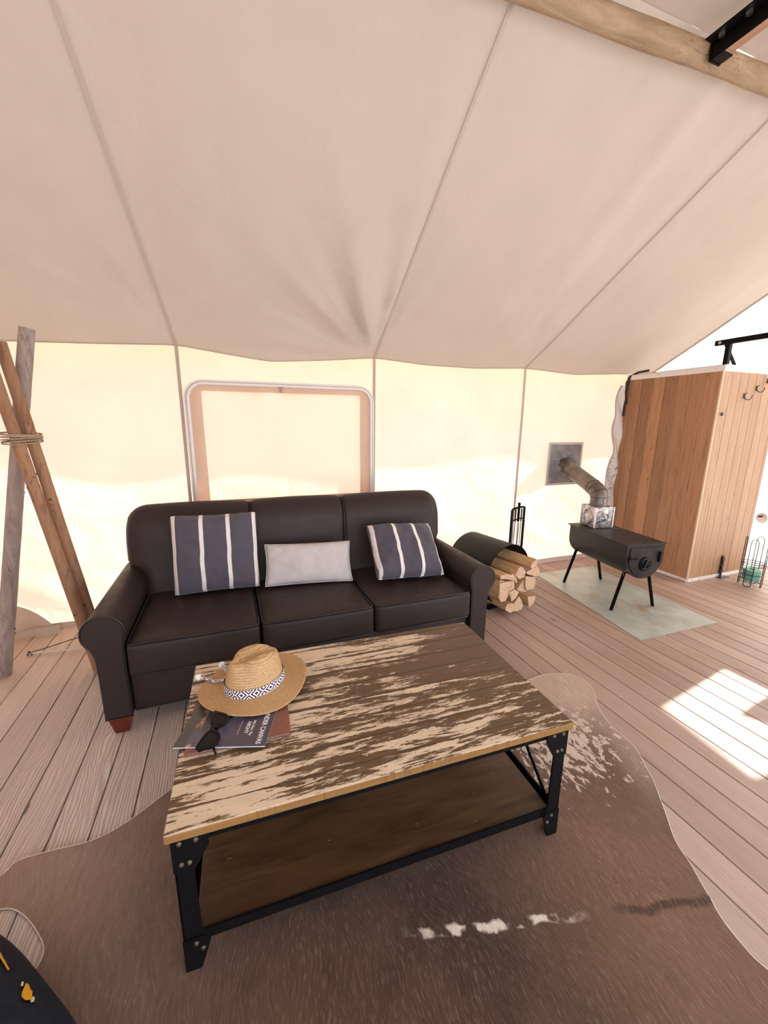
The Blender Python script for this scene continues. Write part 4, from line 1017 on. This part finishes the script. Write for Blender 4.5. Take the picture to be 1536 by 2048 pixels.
for lb,poly,Y,Ln in LOGS:
    P=[unproj_y(960+a/10.97,1080+b/10.97,Y) for a,b in poly]; c=sum(P,Vector())/len(P)
    if c.z-.0<0: pass
    zmin=min(p.z for p in P); sh_=max(0,.004-zmin); bm=NB(); rings=[]
    NS=7
    for i in range(NS+1):
        t=i/NS; ring=[]
        for kk,p in enumerate(P):
            q=c+(p-c)*(1+.02*sin(kk*2+t*5)); off=dirv*(t*Ln)
            j=Vector((mn.noise(p*20+Vector((0,0,t*3))),0,mn.noise(p*23+Vector((5,0,t*3)))))*.004*(1 if i else 0)
            dep=dirv*(.010*mn.noise(p*60)) if i==0 else Vector()
            ring.append(bm.verts.new(q+off+j+dep-c))
        rings.append(ring)
    n=len(P)
    for A_r,B_r in zip(rings,rings[1:]):
        for i in range(n): bm.faces.new((A_r[i],A_r[(i+1)%n],B_r[(i+1)%n],B_r[i]))
    e1=bm.faces.new(rings[0]); e2=bm.faces.new(rings[-1]); e1.material_index=1; e2.material_index=1
    bmesh.ops.triangulate(bm,faces=[e1,e2]); fixn(bm)
    o=obj('firewood_log',bm,[M_fs,M_fe]); o.location=c+Vector((0,0,sh_)); tag(o,lb,'firewood','split logs in the firewood holder')

# ---------------------------------------------------------------- wooden bathroom partition
XC,YC,HC=3.848,2.323,1.905
PT=thing('wooden_partition','cedar board bathroom partition with white metal trim right of the stove','partition',(XC,YC,0))
def cedar(name,axis,c1,c2,cdk):
    k=M_(name); v=k.co(); x,y,z=k.sep(v); s=y if axis=='y' else x
    b=k.math('FLOOR',k.math('DIVIDE',k.math('ADD',s,10),.1165 if axis=='y' else .108)); r=k.white(b); r2=k.white(k.math('ADD',b,31.7))
    vv=k.comb(k.math('ADD',s,k.math('MULTIPLY',r,4)),k.math('MULTIPLY',r2,9),z)
    n=k.noise(k.map(vv,(60,1,2.2)),1,4,.6,.6); w=k.math('ABSOLUTE',k.math('SINE',k.math('MULTIPLY',k.noise(k.map(vv,(9,1,.55)),1,3,.5,.3),34))); 
    c=k.mix(r,c1,c2); c=k.mix(k.math('MULTIPLY',k.rng(w,.35,0,0,1),.42),c,cdk); c=k.mix(k.rng(n,.45,.75,0,.35),c,cdk)
    kn=k.vor(k.map(vv,(7,1,2)),1.2); c=k.mix(k.rng(kn,.03,.055,.8,0),c,(.06,.02,.01))
    return k.bsdf(c,.48,0,k.bump(n,.0006),.35)
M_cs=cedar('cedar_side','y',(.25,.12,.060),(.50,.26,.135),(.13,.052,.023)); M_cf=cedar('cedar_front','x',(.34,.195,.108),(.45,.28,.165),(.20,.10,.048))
M_al=plain('white_aluminium',(.78,.75,.74),.45,.3)
bm=NB(); y=0.012
while y<.87:
    y1=min(y+.1165,.885); bbx(bm,0,.019,y+.0012,y1-.0012,.03,HC-.05,.002,1); y=y1
bx(bm,.004,.015,.012,.885,.03,HC-.05); obj('side_panel',bm,M_cs,PT)
bm=NB(); x=.018
while x<.80:
    x1=min(x+.108,.81); bbx(bm,x+.0012,x1-.0012,0,.019,.03,HC-.05,.002,1); x=x1
bx(bm,.018,.81,.004,.015,.03,HC-.05); obj('front_panel',bm,M_cf,PT)
bm=NB(); bbx(bm,-.003,.018,-.003,.012,.02,HC,.002,1); obj('corner_post',bm,wood('pale_post',(.55,.36,.24),(.66,.46,.32),(9,9,2),.5),PT)
bm=NB(); bx(bm,.81,.822,-.002,.021,.01,HC); obj('end_post',bm,M_al,PT)
for nm,z0,z1 in (('top_rail',HC-.050,HC),('bottom_rail',.002,.034)):
    bm=NB(); bx(bm,-.0045,-.0015,.0,.885,z0,z1); bx(bm,-.0045,.022,.0,.885,z1-.003 if nm=='top_rail' else z0,z1 if nm=='top_rail' else z0+.003); o=obj(nm,bm,M_al,PT)
    for yy in (.06,.30,.55,.80):
        b2=NB(); cyl(b2,(-.0045,yy,(z0+z1)/2),(-.007,yy,(z0+z1)/2),.006,n=8); obj('screw',b2,M_chrome,o)
    bm=NB(); bx(bm,.012,.82,-.0045,-.0015,z0,z1); o=obj(nm,bm,M_al,PT)
    for xx in (.06,.16,.42,.7):
        b2=NB(); cyl(b2,(xx,-.0045,(z0+z1)/2),(xx,-.007,(z0+z1)/2),.006,n=8); obj('screw',b2,M_chrome,o)
M_hook=plain('bronze_hook',(.10,.085,.075),.35,.8)
for hx_,hz in ((.320,1.662),(.471,1.730),(.605,1.797)):
    bm=NB(); bbx(bm,hx_-.010,hx_+.010,-.006,-.001,hz-.018,hz+.022,.002,1); 
    tube(bm,[(hx_,-.005,hz+.015),(hx_+.006,-.018,hz+.026)],.0045,8)
    tube(bm,[(hx_,-.005,hz+.018),(hx_,-.006,hz-.008),(hx_+.004,-.012,hz-.024),(hx_+.014,-.026,hz-.032),(hx_+.026,-.038,hz-.026),(hx_+.032,-.044,hz-.008),(hx_+.032,-.044,hz+.010)],.004,8)
    obj('coat_hook',bm,M_hook,PT,smooth=True,autos=40)
bm=NB(); cyl(bm,(.072,-.001,1.508),(.072,-.010,1.508),.014,n=20); tube(bm,[(.052,-.014,1.508),(.108,-.014,1.508)],.0035,8); obj('turn_latch',bm,M_hook,PT,smooth=True,autos=40)
bm=NB(); bbx(bm,.438,.468,-.010,-.001,.035,.215,.002,1); tube(bm,[(.453,-.014,.0),(.453,-.014,.20)],.008,10)
for z in (.06,.12,.18): bbx(bm,.436,.470,-.022,-.008,z-.012,z+.012,.002,1)
bbx(bm,.40,.53,-.05,.0,.0,.006,.001,1); obj('floor_bolt',bm,plain('bolt_steel',(.06,.055,.055),.35,.8,.5,.5,60),PT)
# dark strip that paints the shade of the corner gap and cord where canvas meets partition
bm=NB(); bx(bm,.004,.02,.886,.892,.02,HC-.02); obj('gap_shade_strip',bm,M_dark,PT)
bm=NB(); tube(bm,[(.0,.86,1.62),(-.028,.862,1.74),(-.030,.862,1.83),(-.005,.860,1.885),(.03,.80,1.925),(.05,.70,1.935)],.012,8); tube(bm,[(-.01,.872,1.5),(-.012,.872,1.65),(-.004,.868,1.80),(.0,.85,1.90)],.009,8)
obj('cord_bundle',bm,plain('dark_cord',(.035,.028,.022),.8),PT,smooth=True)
# pale wavy canvas edge hanging beside partition
def camo():
    k=M_('lace_canvas'); v=k.co(); n=k.noise(v,34,4,.7,1.5); x,y,z=k.sep(v); lo=k.rng(z,.9,1.4,1,0)
    return k.bsdf(k.mix(k.math('MULTIPLY',k.rng(n,.52,.60,0,.85),lo),(.80,.72,.68),(.20,.17,.16)),.9)
bm=NB()
def hemx(z): return 3.705+.030*sin(z*7)+.018*sin(z*17+1)+.055*(z/1.8)**3
grid(bm,lambda u,v:Vector((lerp(hemx(lerp(.02,1.80,v)),3.852,u),W-.020-.012*sin(u*5+v*30),lerp(.02,1.80,v))),10,70); tag(obj('canvas_flap',bm,camo(),smooth=True),'narrow pale stained canvas edge hanging between back wall and wooden partition','canvas flap')
bm=NB(); tube(bm,[(hemx(z)-.004,W-.026,z) for z in [.02+i*1.78/60 for i in range(61)]],.0065,6); struct('trim_%d'%k,bm,M_seamw,smooth=True); k+=1

# steel frame on partition
FR=thing('steel_frame','black steel bar frame fixed on top of the wooden partition','frame',(XC,YC,HC))
def bar(a,b,w,h):
    bm=NB(); a=Vector(a); b=Vector(b); A,B=frame_at(b-a); vs=[bm.verts.new(p+A*i*w/2+B*j*h/2) for p in (a,b) for i,j in ((-1,-1),(1,-1),(1,1),(-1,1))]
    for q in ((0,1,2,3),(4,7,6,5),(0,4,5,1),(1,5,6,2),(2,6,7,3),(3,7,4,0)): bm.faces.new([vs[i] for i in q])
    return fixn(bm)
obj('top_bar',bar((.006,.10,.175),(.006,-1.5,.175),.030,.040),M_black,FR)
obj('post',bar((.010,0,0),(.010,0,.156),.034,.034),M_black,FR)
obj('brace',bar((.020,.03,.16),(.145,.012,.0),.018,.018),M_black,FR)
bm=NB(); cyl(bm,(-.010,.06,.175),(-.014,.06,.175),.012,n=14); obj('bolt',bm,M_chrome,FR)

# shower tray, toilet roll, roll stand
bm=NB(); bx(bm,4.68,5.27,2.36,3.19,.001,.012); bx(bm,4.68,5.27,2.345,2.37,.001,.03); tag(obj('shower_tray',bm,plain('tray',(.62,.68,.70),.4)),'pale grey floor tray inside the white canvas bathroom','tray')
bm=NB(); tr=thing('toilet_roll','toilet paper roll on a wall rod in the bathroom','toilet roll',(4.97,2.40,.51))
cyl(bm,(-.02,0,0),(.20,-.02,.0),.052,n=28); obj('roll',bm,plain('tissue',(.80,.70,.68),.9),tr,smooth=True,autos=40)
bm=NB(); tube(bm,[(-.06,0.004,.018),(.27,-.026,.018)],.008,8); obj('rod',bm,M_black,tr)
RS=thing('wire_roll_stand','black wire spare roll stand on the deck beside the partition','roll stand',(4.325,2.085,0))
M_wire=plain('dark_wire',(.05,.04,.035),.4,.7)
for a in (.25,1.82,3.39,4.96):
    r=.082; da=.32
    p0=Vector((r*cos(a-da),r*sin(a-da),0)); p1=Vector((r*cos(a+da),r*sin(a+da),0)); mid=(p0+p1)/2*1.02
    pts=[p0+Vector((0,0,.025)),p0+Vector((0,0,.2)),p0+Vector((0,0,.40))]
    for i in range(1,8):
        t=i/8; an=PI*t; pts.append(p0.lerp(p1,(1-cos(an))/2)+Vector((0,0,.40+.045*sin(an))))
    pts+=[p1+Vector((0,0,.40)),p1+Vector((0,0,.2)),p1+Vector((0,0,.025))]
    for i in range(1,8):
        t=i/8; an=PI*t; pts.append(p1.lerp(p0,(1-cos(an))/2)+Vector((0,0,.025-.020*sin(an))))
    bm=NB(); tube(bm,pts,.0035,6,closed=True); obj('wire_loop',bm,M_wire,RS,smooth=True)
for z in (.05,.115,.195,.215):
    bm=NB(); tube(bm,[(.084*cos(i*2*PI/36),.084*sin(i*2*PI/36),z) for i in range(36)],.003,6,closed=True); obj('wire_ring',bm,M_wire,RS,smooth=True)
bm=NB(); tube(bm,[(-.084,0,.05),(.084,0,.05)],.003,6); tube(bm,[(0,-.084,.05),(0,.084,.05)],.003,6); obj('wire_cross',bm,M_wire,RS)
SR=thing('spare_toilet_roll','green paper wrapped spare toilet roll inside the wire stand','toilet roll',(4.325,2.085,.054))
bm=NB(); gp=[(.020,0),(.060,0),(.063,.004),(.063,.096),(.060,.100),(.020,.100)]
grid(bm,lambda u,v:(lambda i:Vector((lerp(gp[min(int(i),5)][0],gp[min(int(i)+1,5)][0],i-int(i))*cos(2*PI*u),lerp(gp[min(int(i),5)][0],gp[min(int(i)+1,5)][0],i-int(i))*sin(2*PI*u),lerp(gp[min(int(i),5)][1],gp[min(int(i)+1,5)][1],i-int(i)))))(v*5),32,20,wrapu=True)
obj('wrapper',bm,plain('green_wrap',(.14,.36,.29),.6,0,.4,.1,60),SR,smooth=True,autos=40)
bm=NB(); tube(bm,[(0,0,.002),(0,0,.097)],.0195,20,cap=False); obj('core',bm,plain('card_core',(.10,.20,.16),.9),SR,smooth=True)

# ---------------------------------------------------------------- dark bag in the lower left corner
BG=thing('duffel_bag','dark navy padded bag with a yellow embroidered badge at the lower left corner','bag',(-.805,.722,0))
M_bag=plain('navy_fabric',(.010,.014,.024),.85,0,.3,.4,60,.001)
bm=NB(); 
def bag(u,v):
    a=2*PI*u; ph=v*PI/2; rz=sin(ph); rr=cos(ph)**.55 if v<1 else 0
    c_,s_=cos(a),sin(a); k_=(abs(c_)**3.6+abs(s_)**3.6)**(-1/3.6)
    p=Vector((.385*c_*k_*rr,.385*s_*k_*rr,.022+.22*rz)); p+=p.normalized()*.010*mn.noise(p*6); return p
grid(bm,bag,72,30,wrapu=True); bmesh.ops.remove_doubles(bm,verts=bm.verts,dist=.0005); bmesh.ops.holes_fill(bm,edges=bm.edges)
bo=obj('body',bm,M_bag,BG,smooth=True)
bo.rotation_euler=(0,0,rad(43))
M_yel=plain('yellow_stitch',(.80,.42,.02),.7,0,.3,.15,200)
BAGC=BG.location
from mathutils.bvhtree import BVHTree
RB=Matrix.Rotation(rad(43),3,'Z'); bvh=BVHTree.FromPolygons([RB@v.co+BAGC for v in bo.data.vertices],[tuple(p.vertices) for p in bo.data.polygons])
def onbag(px,py,off=.003):
    o_=Vector((0,0,CH)); d=(Fv+R2*((px-768)/f_px)-U2*((py-1024)/f_px)).normalized()
    h=bvh.ray_cast(o_,d)[0]
    if h is None: h=o_+d*1.5
    return h-d*off-BAGC
def patch(poly,name,mat,th=.006):
    bm=NB(); P=[onbag(a,b,.010) for a,b in poly]; c=sum(P,Vector())/len(P); n=(Vector((0,0,CH))-BAGC-c).normalized()
    A=[bm.verts.new(p+n*th*.5) for p in P]; B=[bm.verts.new(p-n*th) for p in P]; bm.faces.new(A); bm.faces.new(B)
    for i in range(len(P)): bm.faces.new((A[i],A[(i+1)%len(P)],B[(i+1)%len(P)],B[i]))
    return obj(name,fixn(bm),mat,BG)
patch([(46,1980),(52,1966),(57,1968),(62,1980),(65,1982),(64,1997),(58,2000),(50,2000),(43,1993),(44,1985)],'badge',M_yel)
patch([(41,1972),(44,1962),(48,1964),(46,1972)],'badge_thread',plain('cream_stitch',(.75,.66,.5),.8))
patch([(61,2000),(66,1992),(70,1995),(68,2003),(62,2005)],'badge_thread',plain('cream_stitch_2',(.75,.66,.5),.8))
patch([(-3,1903),(0,1903),(19,1938),(16,1941),(-3,1910)],'yellow_piping',M_yel,.003)
